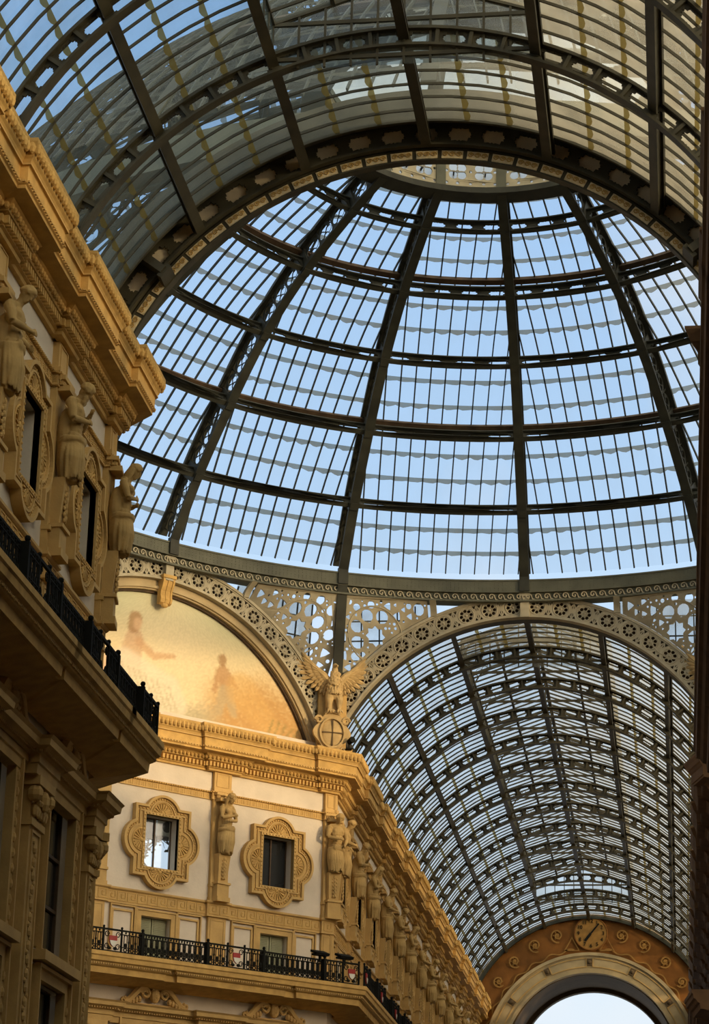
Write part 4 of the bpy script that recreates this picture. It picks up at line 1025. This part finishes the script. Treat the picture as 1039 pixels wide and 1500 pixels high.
def locks(b, c, M3, rnd, n, length=.0, r=.05):
    for k in range(n):
        a = rnd.uniform(0, 2*pi); e = rnd.uniform(.15, 1.35); x, y, z = .125*cos(a)*cos(e), .145*sin(a)*cos(e), .165*sin(e)
        if y < -.075 and z < .09: continue
        b.sphere(Vector(c)+M3 @ Vector((x, y, z+.02)), r*rnd.uniform(.8, 1.2), 6, 4)
    if length:
        for k in range(9):
            a = radians(20+140*k/8); x, y = .13*cos(a), .13*sin(a)
            b.tube([Vector(c)+M3 @ Vector((x, y, .04)), Vector(c)+M3 @ Vector((x*1.25, y*1.15, -.12)), Vector(c)+M3 @ Vector((x*1.4, y*1.0, -.12-length))], [.05, .055, .03], 6)
def figure(kind_):
    rnd = random.Random(kind_); b = MB(); male = kind_ != 2; sw = .31 if male else .26
    b.sphere((0, -.16, 1.12), (.26, .20, .62), 14, 10)
    b.sphere((0, -.34, 1.60), (.27 if male else .22, .185, .27), 14, 10); b.sphere((0, -.33, 1.27), (.215, .165, .28), 12, 8); b.sphere((0, -.31, 1.03), (.255, .20, .20), 12, 8)
    for s_ in (-1, 1):
        b.sphere((s_*.115, -.475 if not male else -.455, 1.63), (.105, .085 if not male else .06, .10 if not male else .085), 10, 6)
        b.sphere((s_*sw, -.31, 1.74), (.125 if male else .10,)*3, 10, 6)
        b.tube([(s_*.04, -.36, 1.86), (s_*sw, -.30, 1.82)], [.09, .08], 8)
        if male:
            for q in range(3): b.sphere((s_*.065, -.475+.01*q, 1.40-.11*q), (.07, .035, .055), 8, 5)
    b.tube([(0, -.30, 1.74), (0, -.38, 1.90), (0, -.45, 1.99)], [.12, .095, .09], 10)
    M3 = rot('X', 38 if kind_ != 2 else 26) @ rot('Z', (8, -14, 12)[kind_]); hc = Vector((0, -.52, 2.08))
    face(b, hc, M3, kind_ == 0); locks(b, hc, M3, rnd, 100 if male else 70, 0 if male else .24, .055)
    if kind_ == 0:
        arms = [((-.33, -.32, 1.72), (-.40, -.40, 1.36), (-.02, -.62, 1.40)), ((.33, -.32, 1.72), (.41, -.38, 1.38), (.10, -.64, 1.62))]
    elif kind_ == 1:
        arms = [((-.33, -.32, 1.72), (-.42, -.42, 1.38), (-.06, -.70, 1.30)), ((.33, -.32, 1.72), (.40, -.36, 1.34), (.20, -.60, 1.08))]
    else:
        arms = [((-.27, -.32, 1.72), (-.34, -.44, 1.36), (.12, -.58, 1.48)), ((.27, -.32, 1.72), (.35, -.42, 1.34), (-.04, -.60, 1.26))]
    for s_, e_, h_ in arms:
        k = 1 if male else .85; e = Vector(e_); h = Vector(h_); s0 = Vector(s_)
        limb(b, [s0, (s0*.6+e*.4)+Vector((0, -.01, 0)), e], [.105*k, .10*k, .072*k], 10); limb(b, [e, e*.65+h*.35, h], [.075*k, .078*k, .048*k], 10)
        hand(b, h, h-e, (0, 0, 1))
    d = MB()
    # drapery: rolled band at the hips, knot and folds falling to the hem
    for t in range(3):
        d.tube([(.285*cos(a), -.29+.235*sin(a), 1.02-.05*t+.05*cos(a+t)) for a in [2*pi*i/18 for i in range(18)]], .06, 7, closed=True)
    d.sphere((.13 if kind_ != 1 else -.14, -.50, 1.0), (.10, .09, .12), 8, 6)
    secs = []
    for i in range(9):
        u = i/8; z = 1.05-.98*u; r = .27+.05*sin(pi*u)-.07*u*u; secs.append([((r+.022*sin(j*5*2*pi/40*1.0+u*2.0)*(1 if j % 2 else 1))*cos(2*pi*j/40), -.26+(r*.86+.022*sin(j*2*pi/40*9+u*3))*sin(2*pi*j/40), z) for j in range(40)])
    d.strip(secs)
    for i in range(15):
        a = pi*1.02+pi*.96*i/14; r0, r1 = .29, .235+.06*rnd.random(); sx = .10*sin(i*1.3+kind_)
        d.tube([(r0*cos(a)*.9+(.13 if kind_ != 1 else -.14)*.4, -.27+r0*.8*sin(a), 1.0), (r0*1.12*cos(a+.1*sin(i)), -.27+r0*1.02*sin(a+.1*sin(i)), .55), (r1*cos(a)+sx*.4, -.26+r1*sin(a), .05+.10*rnd.random())], [.045, .042, .03], 6)
    for i in range(6):   # swags across the front
        z0 = .92-.10*i; d.tube([(.27*cos(a), -.28-.25*abs(sin(a)), z0-.10*sin(a)*0-.16*(1-abs(cos(a)))) for a in [pi+pi*k/10 for k in range(11)]], .026, 6)
    return remesh(b, .0165, 1, 'body'), remesh(d, .02, 1, 'drapery')
FIG = [figure(0), figure(1), figure(2)]
def herm():
    b = MB()
    for z0, z1, w0, w1, d0, d1 in ((-1.62, -1.45, .30, .30, .42, .42), (-1.45, -1.0, .27, .27, .36, .36), (-1.0, -.92, .31, .31, .42, .42), (-.92, .10, .20, .27, .30, .40)):
        b.strip([[(-w0, -d0+.12, z0), (w0, -d0+.12, z0), (w0, 0.1, z0), (-w0, 0.1, z0)], [(-w1, -d1+.12, z1), (w1, -d1+.12, z1), (w1, .1, z1), (-w1, .1, z1)]])
    for k in range(6):
        z = -.08-.13*k; b.sphere((0, -.26, z), (.075-.008*k, .05, .075), 8, 5)
        for s_ in (-1, 1): b.sphere((s_*(.09-.008*k), -.25, z-.05), (.04, .035, .05), 6, 4)
    return b.mesh('herm_shaft', [OCHRE])
def abacus():
    b = MB(); b.box(-.34, -.12, 2.14, .34, .1, 2.24); b.box(-.40, -.18, 2.24, .40, .1, 2.34); b.box(-.30, -.26, 2.02, .30, .1, 2.14)
    for i in range(5): b.sphere((-.26+.13*i, -.12, 2.19), (.05, .04, .06), 6, 4)
    return b.mesh('abacus', [OCHRE])
HERM, ABA = herm(), abacus(); ZS = 16.88
KIND = ['bearded stone herm figure with folded arms', 'curly haired stone youth with bowed head', 'long haired draped stone woman with crossed arms']
def caryatid(M_, x, k, label, out=.14, turn=0, group=None):
    t = thing('statue', label, 'statue', group, M=M_ @ Matrix.Translation((x, -out, ZS)) @ Matrix.Rotation(turn, 4, 'Z'))
    link('body', FIG[k][0], t); link('drapery', FIG[k][1], t); link('herm_shaft', HERM, t); link('abacus', ABA, t); return t
caryatid(M_NEAR, NL-.12, 2, 'long haired draped stone woman with crossed arms on the near left corner', turn=.15)
caryatid(M_NEAR, near_p[1], 0, 'bearded stone man with bowed head between the two near left windows')
caryatid(M_NEAR, near_p[2], 1, 'curly haired stone youth cut by the left edge of the picture')
caryatid(M_DIAG, diag_p[1], 2, 'draped stone woman between the two windows under the lunette', turn=.1)
caryatid(M_DIAG, DL-.05, 1, 'robed stone figure on the diagonal side of the eagle corner', turn=-.15)
G_ = 'statues along the receding wall'
for i in range(14):
    x = FB*i+(.55 if i == 0 else 0)
    caryatid(M_FAR, x, (0, 1, 2)[(i*2+1) % 3], (ordn(i)+' stone statue from the eagle corner on the receding wall') if i else 'stone statue just round the eagle corner, first of the receding row', group=G_)

# ------------------------------------------------------------------ eagles and cross shields on the corners
def eagle_body():
    b = MB(); b.sphere((0, -.05, .95), (.30, .27, .46), 14, 10); b.sphere((0, -.14, 1.15), (.24, .22, .30), 12, 8)
    b.tube([(0, -.08, 1.25), (0, -.12, 1.55), (-.02, -.16, 1.74)], [.20, .14, .11], 10); b.sphere((-.02, -.19, 1.80), (.105, .14, .11), 10, 7)
    b.tube([(.0, -.29, 1.81), (.03, -.39, 1.77), (.04, -.41, 1.68)], [.05, .04, .012], 8)
    for s_ in (-1, 1):
        b.tube([(s_*.15, -.06, .78), (s_*.20, -.12, .45), (s_*.19, -.14, .14)], [.19, .15, .08], 10)
        for q in (-1, 0, 1): b.tube([(s_*.19, -.14, .12), (s_*.19+q*.08, -.27, .05), (s_*.19+q*.10, -.34, -.06)], [.05, .042, .02], 6)
        b.tube([(s_*.19, -.12, .12), (s_*.19, .0, .03)], [.045, .02], 6)
    for k in range(7):
        x = -.24+.08*k; b.tube([(x*.7, .02, .62), (x, .06, .28), (x*1.15, .05, -.02)], [.07, .07, .03], 6)
    rnd = random.Random(2)
    for k in range(120):
        z = rnd.uniform(.7, 1.55); a = rnd.uniform(pi*1.05, pi*1.95); r = .29 if z < 1.25 else .20
        b.sphere((r*cos(a), -.08+r*.95*sin(a)-.04*(z-.9), z), (.045, .03, .065), 6, 4)
    return remesh(b, .018, 1, 'body', EAGLE)
def eagle_wing(s_):
    b = MB(); R0 = Vector((.20, .02, 1.20)); tip = Vector((1.50, .10, 2.50)); wr = Vector((.62, .02, 1.62))
    b.tube([R0, (R0+wr)/2+Vector((0, -.03, .02)), wr, wr*.55+tip*.45], [.16, .15, .11, .05], 8)
    def feather(p, d, L, w, y):
        d = d.normalized(); n = Vector((d.z, 0, -d.x)); secs = []
        for i in range(7):
            u = i/6; c = p+d*L*u+Vector((0, y+.05*u*u, 0)); ww = w*(.55+.9*u*(1-u)*2) if u < .99 else w*.12
            secs.append([c-n*ww+Vector((0, .012, 0)), c+Vector((0, -.03, 0)), c+n*ww+Vector((0, .012, 0)), c+Vector((0, .03, 0))])
        b.strip(secs)
    for i in range(11):       # primaries and secondaries
        u = i/10; p = R0*(1-u)+(wr*.75+tip*.25)*u+Vector((0, .03, 0)); ang = radians(-72+122*u**1.15); L = .52+.78*u**1.4 if i < 10 else 1.25
        feather(p, Vector((cos(ang), 0, sin(ang))), L, .085, .03)
    for i in range(11):
        u = i/10; p = R0*(1-u)+(wr*.8+tip*.2)*u; ang = radians(-66+112*u); feather(p, Vector((cos(ang), 0, sin(ang))), .34+.36*u, .075, -.03)
    for i in range(9):
        u = i/8; p = R0*(1-u)+wr*u; ang = radians(-60+95*u); feather(p, Vector((cos(ang), 0, sin(ang))), .22+.18*u, .065, -.08)
    if s_ < 0: b.v = [(-x, y, z) for x, y, z in b.v]; b.f = [tuple(reversed(f)) for f in b.f]
    return b.mesh('wing', [EAGLE])
EB, EW = eagle_body(), [eagle_wing(-1), eagle_wing(1)]
def cross_shield():
    b = MB(); o = []
    for i in range(48):
        a = 2*pi*i/48; r = 1+.07*cos(4*a)+.05*cos(6*a+.4); o.append((.66*r*cos(a)*(1-.22*max(0, -sin(a))**2), .76*r*sin(a)))
    p = plate([o], .16); p.warp(lambda x, y, z: (x, z, y)); b.merge(p)
    p = plate([circ(0, 0, .50, 36, 0, .60), circ(0, 0, .43, 36, 0, .53)], .14); p.warp(lambda x, y, z: (x, z-.10, y)); b.merge(p)
    b.sphere((0, -.06, 0), (.43, .09, .53), 20, 10)
    for s_ in (-1, 1):
        b.tube([(s_*(.52+.16*(1-.6*i/12)*cos(i*.6)), -.08, .48+.16*(1-.6*i/12)*sin(i*.6)) for i in range(13)], .055, 6)
        b.tube([(s_*(.40+.12*(1-.6*i/12)*cos(i*.6+3)), -.08, -.62+.12*(1-.6*i/12)*sin(i*.6+3)) for i in range(13)], .05, 6)
    b.tube([(-.3, -.06, .74), (0, -.12, .84), (.3, -.06, .74)], [.06, .09, .06], 6); b.sphere((0, -.06, -.80), (.14, .08, .12), 8, 5)
    return b.mesh('cartouche', [EAGLE])
def cross_relief():
    b = MB(); b.box(-.022, -.175, -.50, .022, -.04, .50); b.box(-.40, -.175, -.022, .40, -.04, .022); return b.mesh('cross', [SOFFIT])
CS, CX = cross_shield(), cross_relief()
SPOT = MB(); SPOT.tube([(0, 0, 0), (.10, -.22, .06)], [.10, .13], 12); SPOT.beam((0, 0, -.25), (0, 0, 0), .05, .05, (0, 1, 0)); SPOT.box(-.12, -.12, -.28, .12, .12, -.24); SPOT_m = SPOT.mesh('spotlight', [BLACK])
for s_, nm in ((-1, 'spreading its wings between the lunette and the far arch'), (1, 'at the right margin, only its wing showing')):
    th = s_*-radians(22.5); c = Vector((s_*7.24, 17.62, 22.95)); E_ = thing('eagle', 'carved stone eagle '+nm, 'eagle', M=place(c.x, c.y, c.z, th))
    link('body', EB, E_)
    for w_ in EW: link('wing', w_, E_)
    c2 = Vector((s_*7.28, 17.60, 22.16)); S_ = thing('shield', 'oval stone shield with a cross under the eagle '+('beside the lunette' if s_ < 0 else 'at the right margin'), 'shield', M=place(c2.x, c2.y, c2.z, th))
    link('cartouche', CS, S_); link('cross', CX, S_)
    b = MB(); b.box(-.55, .0, 21.4, .55, 1.3, 24.1); b.box(-.75, -.25, 21.4, .75, .2, 21.62)
    tag(link('plinth', b.mesh('plinth', [OCHRE if s_ < 0 else SHADE]), None, place(s_*7.30, 17.85, 0, th)), ('ochre plinth behind the cross shield beside the lunette' if s_ < 0 else 'shade-toned plinth behind the cross shield at the right margin'), 'plinth', kind='structure')
tag(link('spotlight', SPOT_m, None, place(-6.62, 17.72, 21.84, .3)), 'small black spotlight on the cornice below the cross shield', 'spotlight')

# ------------------------------------------------------------------ painted lunette
def lunette_mesh():
    nx, nz = 150, 84; R = 7.42; Z0 = 21.45; xm = 7.4; v = []; col = []
    def smooth(a, c, x): t = max(0, min(1, (x-a)/(c-a))); return t*t*(3-2*t)
    def capsule(p, a, c, ra, rb):
        px, pz = p; ax, az = a; bx, bz = c; dx, dz = bx-ax, bz-az; t = max(0, min(1, ((px-ax)*dx+(pz-az)*dz)/(dx*dx+dz*dz+1e-9))); return sqrt((px-ax-dx*t)**2+(pz-az-dz*t)**2)-(ra+(rb-ra)*t)
    rnd = random.Random(11); gr = [[rnd.random() for _ in range(nx+1)] for _ in range(nz+1)]
    def mix(c, d, t): return tuple(c[k]*(1-t)+d[k]*t for k in range(3))
    for j in range(nz+1):
        for i in range(nx+1):
            z = Z0+(R+ZA-Z0)*j/nz; hw = sqrt(max(1e-4, R*R-(z-ZA)**2)); x = -hw+2*hw*i/nx; p = (x, z); g = gr[j][i]-.5
            s = 7.95-x                                                   # distance from the far corner
            c = mix((.74, .60, .33), (.52, .53, .31), smooth(24.2, 26.3, z)); c = mix(c, (.80, .66, .40), smooth(3.5, 0, abs(x-.5))*.5)
            wh = smooth(24.6, 22.9, z+.16*abs(s-3.4)+.12*sin(x*2.3)+.25*g)*smooth(6.4, 4.6, s); c = mix(c, (.58, .34, .11), wh*.85)
            c = mix(c, (.50, .26, .07), max(0, wh)*smooth(.2, .45, abs(sin(x*5.5+z*7+g*2)))*.55)
            gnd = smooth(22.9, 22.2, z+.25*sin(x*1.3)+.3*g)*smooth(4.4, 6.2, s); c = mix(c, (.40, .34, .20), gnd*.8)
            c = mix(c, (.25, .24, .08), smooth(21.95, 21.55, z+.2*g)*smooth(6.2, 3.4, abs(s-4.6))*.7)
            # a seated robed figure and a bending reaper, plainly sketched
            def put(shape, colr, k, soft=.10):
                nonlocal c
                d = min(shape); c = mix(c, colr, k*smooth(soft, -.05, d+.05*g))
            put([capsule(p, (-1.7, 23.3), (-2.2, 22.3), .55, .6)], (.70, .38, .25), .55, .25)
            put([capsule(p, (-1.0, 24.5), (-1.15, 23.5), .34, .46)], (.60, .38, .21), .8, .12)
            put([capsule(p, (-1.35, 23.45), (.55, 22.85), .52, .42), capsule(p, (.55, 22.9), (.85, 22.3), .42, .46), capsule(p, (-1.3, 23.2), (.2, 22.2), .5, .4)], (.74, .66, .46), .75, .22)
            for q in range(9): put([capsule(p, (-1.5+.26*q, 23.5-.07*q), (-.95+.24*q, 22.1), .012, .03)], (.46, .38, .22), .6, .09)
            put([capsule(p, (-.8, 24.4), (-.15, 23.98), .15, .12), capsule(p, (-.15, 23.98), (.72, 24.12), .11, .07)], (.62, .38, .19), .85)
            put([capsule(p, (-.98, 25.25), (-1.05, 24.95), .25, .24)], (.42, .24, .10), .85); put([capsule(p, (-.88, 25.12), (-.90, 24.98), .15, .13)], (.68, .44, .24), .9)
            put([capsule(p, (2.95, 23.9), (3.15, 23.2), .28, .24), capsule(p, (2.75, 23.95), (2.6, 23.2), .10, .08), capsule(p, (3.2, 23.9), (3.55, 23.5), .11, .08)], (.46, .25, .10), .8)
            put([capsule(p, (2.9, 24.45), (2.9, 24.35), .17, .15)], (.36, .19, .07), .8)
            put([capsule(p, (3.05, 23.2), (2.8, 22.4), .26, .14), capsule(p, (3.2, 23.2), (3.5, 22.45), .24, .14)], (.50, .38, .20), .8)
            put([capsule(p, (3.8, 23.4), (5.2, 22.2), .55, .3)], (.66, .40, .13), .55, .3)
            for q in range(5): put([capsule(p, (5.0+.25*q, 21.7), (5.3+.3*q, 22.5-.05*q), .02, .03)], (.22, .20, .06), .6, .08)
            c = tuple(max(0, .92*v_*(1+.12*g)) for v_ in c); v.append((x, 18.62, z)); col.append(c)
    f = [(j*(nx+1)+i, j*(nx+1)+i+1, (j+1)*(nx+1)+i+1, (j+1)*(nx+1)+i) for j in range(nz) for i in range(nx)]
    me = bpy.data.meshes.new('painting'); me.from_pydata(v, [], f); at = me.color_attributes.new('paint', 'FLOAT_COLOR', 'POINT')
    at.data.foreach_set('color', [q for c in col for q in (*c, 1)])
    m = bpy.data.materials.new('painted_mosaic'); m.use_nodes = True; n = m.node_tree.nodes; l = m.node_tree.links; a = n.new('ShaderNodeAttribute'); a.attribute_name = 'paint'
    b_ = n['Principled BSDF']; b_.inputs['Roughness'].default_value = .75; b_.inputs['Specular IOR Level'].default_value = .25; l.new(a.outputs['Color'], b_.inputs['Base Color'])
    me.materials.append(m); me.update(); return me
LUN = thing('painted_lunette', 'large semicircular painted lunette with a seated robed figure and golden wheat', 'painting', M=Rz(45))
link('painting', lunette_mesh(), LUN)
b = MB(); arc_band(b, 7.44, 7.84, 18.38, 18.72, ZA, 18, 162, 64); arc_band(b, 7.50, 7.60, 18.30, 18.5, ZA, 18, 162, 64); b.obj('frame', CREAMR, LUN)
b = MB(); arc_band(b, 7.36, 7.43, 18.50, 18.66, ZA, 18, 162, 64); b.obj('fillet', RUST, LUN)
def corbel():
    b = MB(); prof_ = [(0, .95), (.34, .95), (.36, .80), (.30, .62), (.22, .46), (.20, .30), (.24, .16), (.20, .02), (.10, -.04), (0, -.02)]
    for x0, x1, k in ((-.22, .22, 1), (-.25, -.17, 1.12), (.17, .25, 1.12), (-.04, .04, 1.1)):
        b.strip([[(x, -o*k, z) for o, z in prof_] for x in (x0, x1)])
    b.box(-.29, -.44, .92, .29, 0, 1.04); b.sphere((0, -.14, -.06), (.15, .10, .10), 8, 5); return b.mesh('corbel', [OCHRE2])
tag(link('corbel', corbel(), None, Rz(45) @ Matrix.Translation((0, 18.40, 25.92))), 'scrolled ochre corbel at the crown of the painted lunette', 'corbel')

# ------------------------------------------------------------------ clock, lamps, window view
def text_mesh(s_, size, m, name):
    cu = bpy.data.curves.new('t', 'FONT'); cu.body = s_; cu.size = size; cu.align_x = 'CENTER'; cu.align_y = 'CENTER'; cu.extrude = .012
    o = bpy.data.objects.new('t', cu); C.objects.link(o); me = bpy.data.meshes.new_from_object(o.evaluated_get(bpy.context.evaluated_depsgraph_get())); me.name = name
    bpy.data.objects.remove(o); me.materials.clear(); me.materials.append(m); return me
CLK = thing('clock', 'round painted clock with dark numerals above the exit arch', 'clock', M=Matrix.Translation((.10, YE-.10, 26.02)))
p = plate([circ(0, 0, 1.05, 40)], .06); p.warp(lambda x, y, z: (x, z, y)); p.obj('dial', GOLD, CLK)
b = MB(); b.tube([(1.05*cos(2*pi*i/40), -.02, 1.05*sin(2*pi*i/40)) for i in range(40)], .05, 6, closed=True); b.obj('rim', FRESCO, CLK)
for h in range(1, 13):
    a = pi/2-h*pi/6; link('numeral', text_mesh(str(h), .34, BLACK, 'numeral'), CLK, Matrix.Translation((.80*cos(a), -.06, .80*sin(a))) @ Matrix.Rotation(pi/2, 4, 'X'))
for nm, a, L, w in (('hour_hand', 232, .62, .16), ('minute_hand', 50, .82, .09)):
    b = MB(); a = radians(a); b.beam((0, -.08, 0), (L*cos(a), -.08, L*sin(a)), w, .03, (0, -1, 0)); b.obj(nm, BLACK, CLK)
FLD = MB(); FLD.box(-.30, -.16, 0, .30, .12, .07); FLD.strip([[(-.30, -.20, .08), (.30, -.20, .08), (.30, .18, .22), (-.30, .18, .22)], [(-.30, -.16, .0), (.30, -.16, .0), (.30, .2, .14), (-.30, .2, .14)]]); FLD.box(-.04, -.04, -.22, .04, .04, .02)
FLD_m = FLD.mesh('floodlight', [BLACK])
for x, lb in ((DL-1.35, 'left black floodlight on the railing under the dark window'), (DL-.25, 'right black floodlight on the railing at the eagle corner')):
    tag(link('floodlight', FLD_m, None, M_DIAG @ Matrix.Translation((x, -1.30, 13.66))), lb, 'floodlight', 'floodlights on the far railing')
XW = diag_c[1]
AC = thing('air_conditioner', 'white air conditioner with round fan behind the left quatrefoil window', 'air conditioner', M=M_DIAG @ Matrix.Translation((XW+.66, .62, 17.52)))
b = MB(); b.box(-.36, 0, 0, .40, .30, .62); b.obj('casing', WHITE, AC)
b = MB(); b.tube([(0.04, -.02, .32), (.04, .02, .32)], .20, 20); b.obj('fan', DARK, AC)
b = MB(); b.box(-.40, .02, -.08, .44, .32, -.02); b.beam((-.3, .3, -.5), (-.3, .05, -.06), .04, .04); b.beam((.3, .3, -.5), (.3, .05, -.06), .04, .04); b.obj('bracket', BLACK, AC)
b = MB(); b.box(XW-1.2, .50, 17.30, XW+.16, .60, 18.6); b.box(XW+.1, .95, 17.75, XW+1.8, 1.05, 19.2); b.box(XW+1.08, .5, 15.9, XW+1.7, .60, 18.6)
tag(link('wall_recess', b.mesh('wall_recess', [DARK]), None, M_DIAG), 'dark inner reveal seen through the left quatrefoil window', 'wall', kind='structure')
TR = thing('tree', 'bare branching tree seen through the left quatrefoil window', 'tree', M=M_DIAG @ Matrix.Translation((XW+2.3, 3.4, 1.2))); b = MB(); lf = MB(); rnd = random.Random(21)
def branch(p, d, L, r, n):
    q = p+d*L; mid = (p+q)/2+Vector((rnd.uniform(-.1, .1), rnd.uniform(-.1, .1), rnd.uniform(-.08, .08)))*L; b.tube([p, mid, q], [r, r*.85, r*.7], 5)
    if n == 0:
        for _ in range(7): lf.sphere(q+Vector((rnd.uniform(-.16, .16), rnd.uniform(-.15, .15), rnd.uniform(-.12, .12))), (.05, .03, .035), 5, 3)
        return
    for k in range(3 if n > 1 else 2):
        e = (d+Vector((rnd.uniform(-.8, .8), rnd.uniform(-.4, .4), rnd.uniform(-.55, .6)))).normalized(); branch(q if k else mid, e, L*rnd.uniform(.6, .85), r*.66, n-1)
branch(Vector((.9, 0, 15.6)), Vector((-.25, 0, .6)).normalized(), 1.0, .075, 5); branch(Vector((-.9, .2, 16.2)), Vector((.5, 0, .45)).normalized(), .8, .05, 4); branch(Vector((1.1, .1, 16.9)), Vector((-1, 0, .1)).normalized(), .8, .05, 4)
b.tube([(.9, 0, -2.8), (.9, 0, 15.6)], [.22, .08], 8); b.tube([(.9, 0, 14), (-.9, .2, 16.2)], [.09, .05], 6); b.tube([(.9, 0, 15.6), (1.1, .1, 16.9)], [.07, .05], 6); b.obj('branches', BARK, TR); o = lf.obj('leaves', LEAF, TR); o['kind'] = 'stuff'
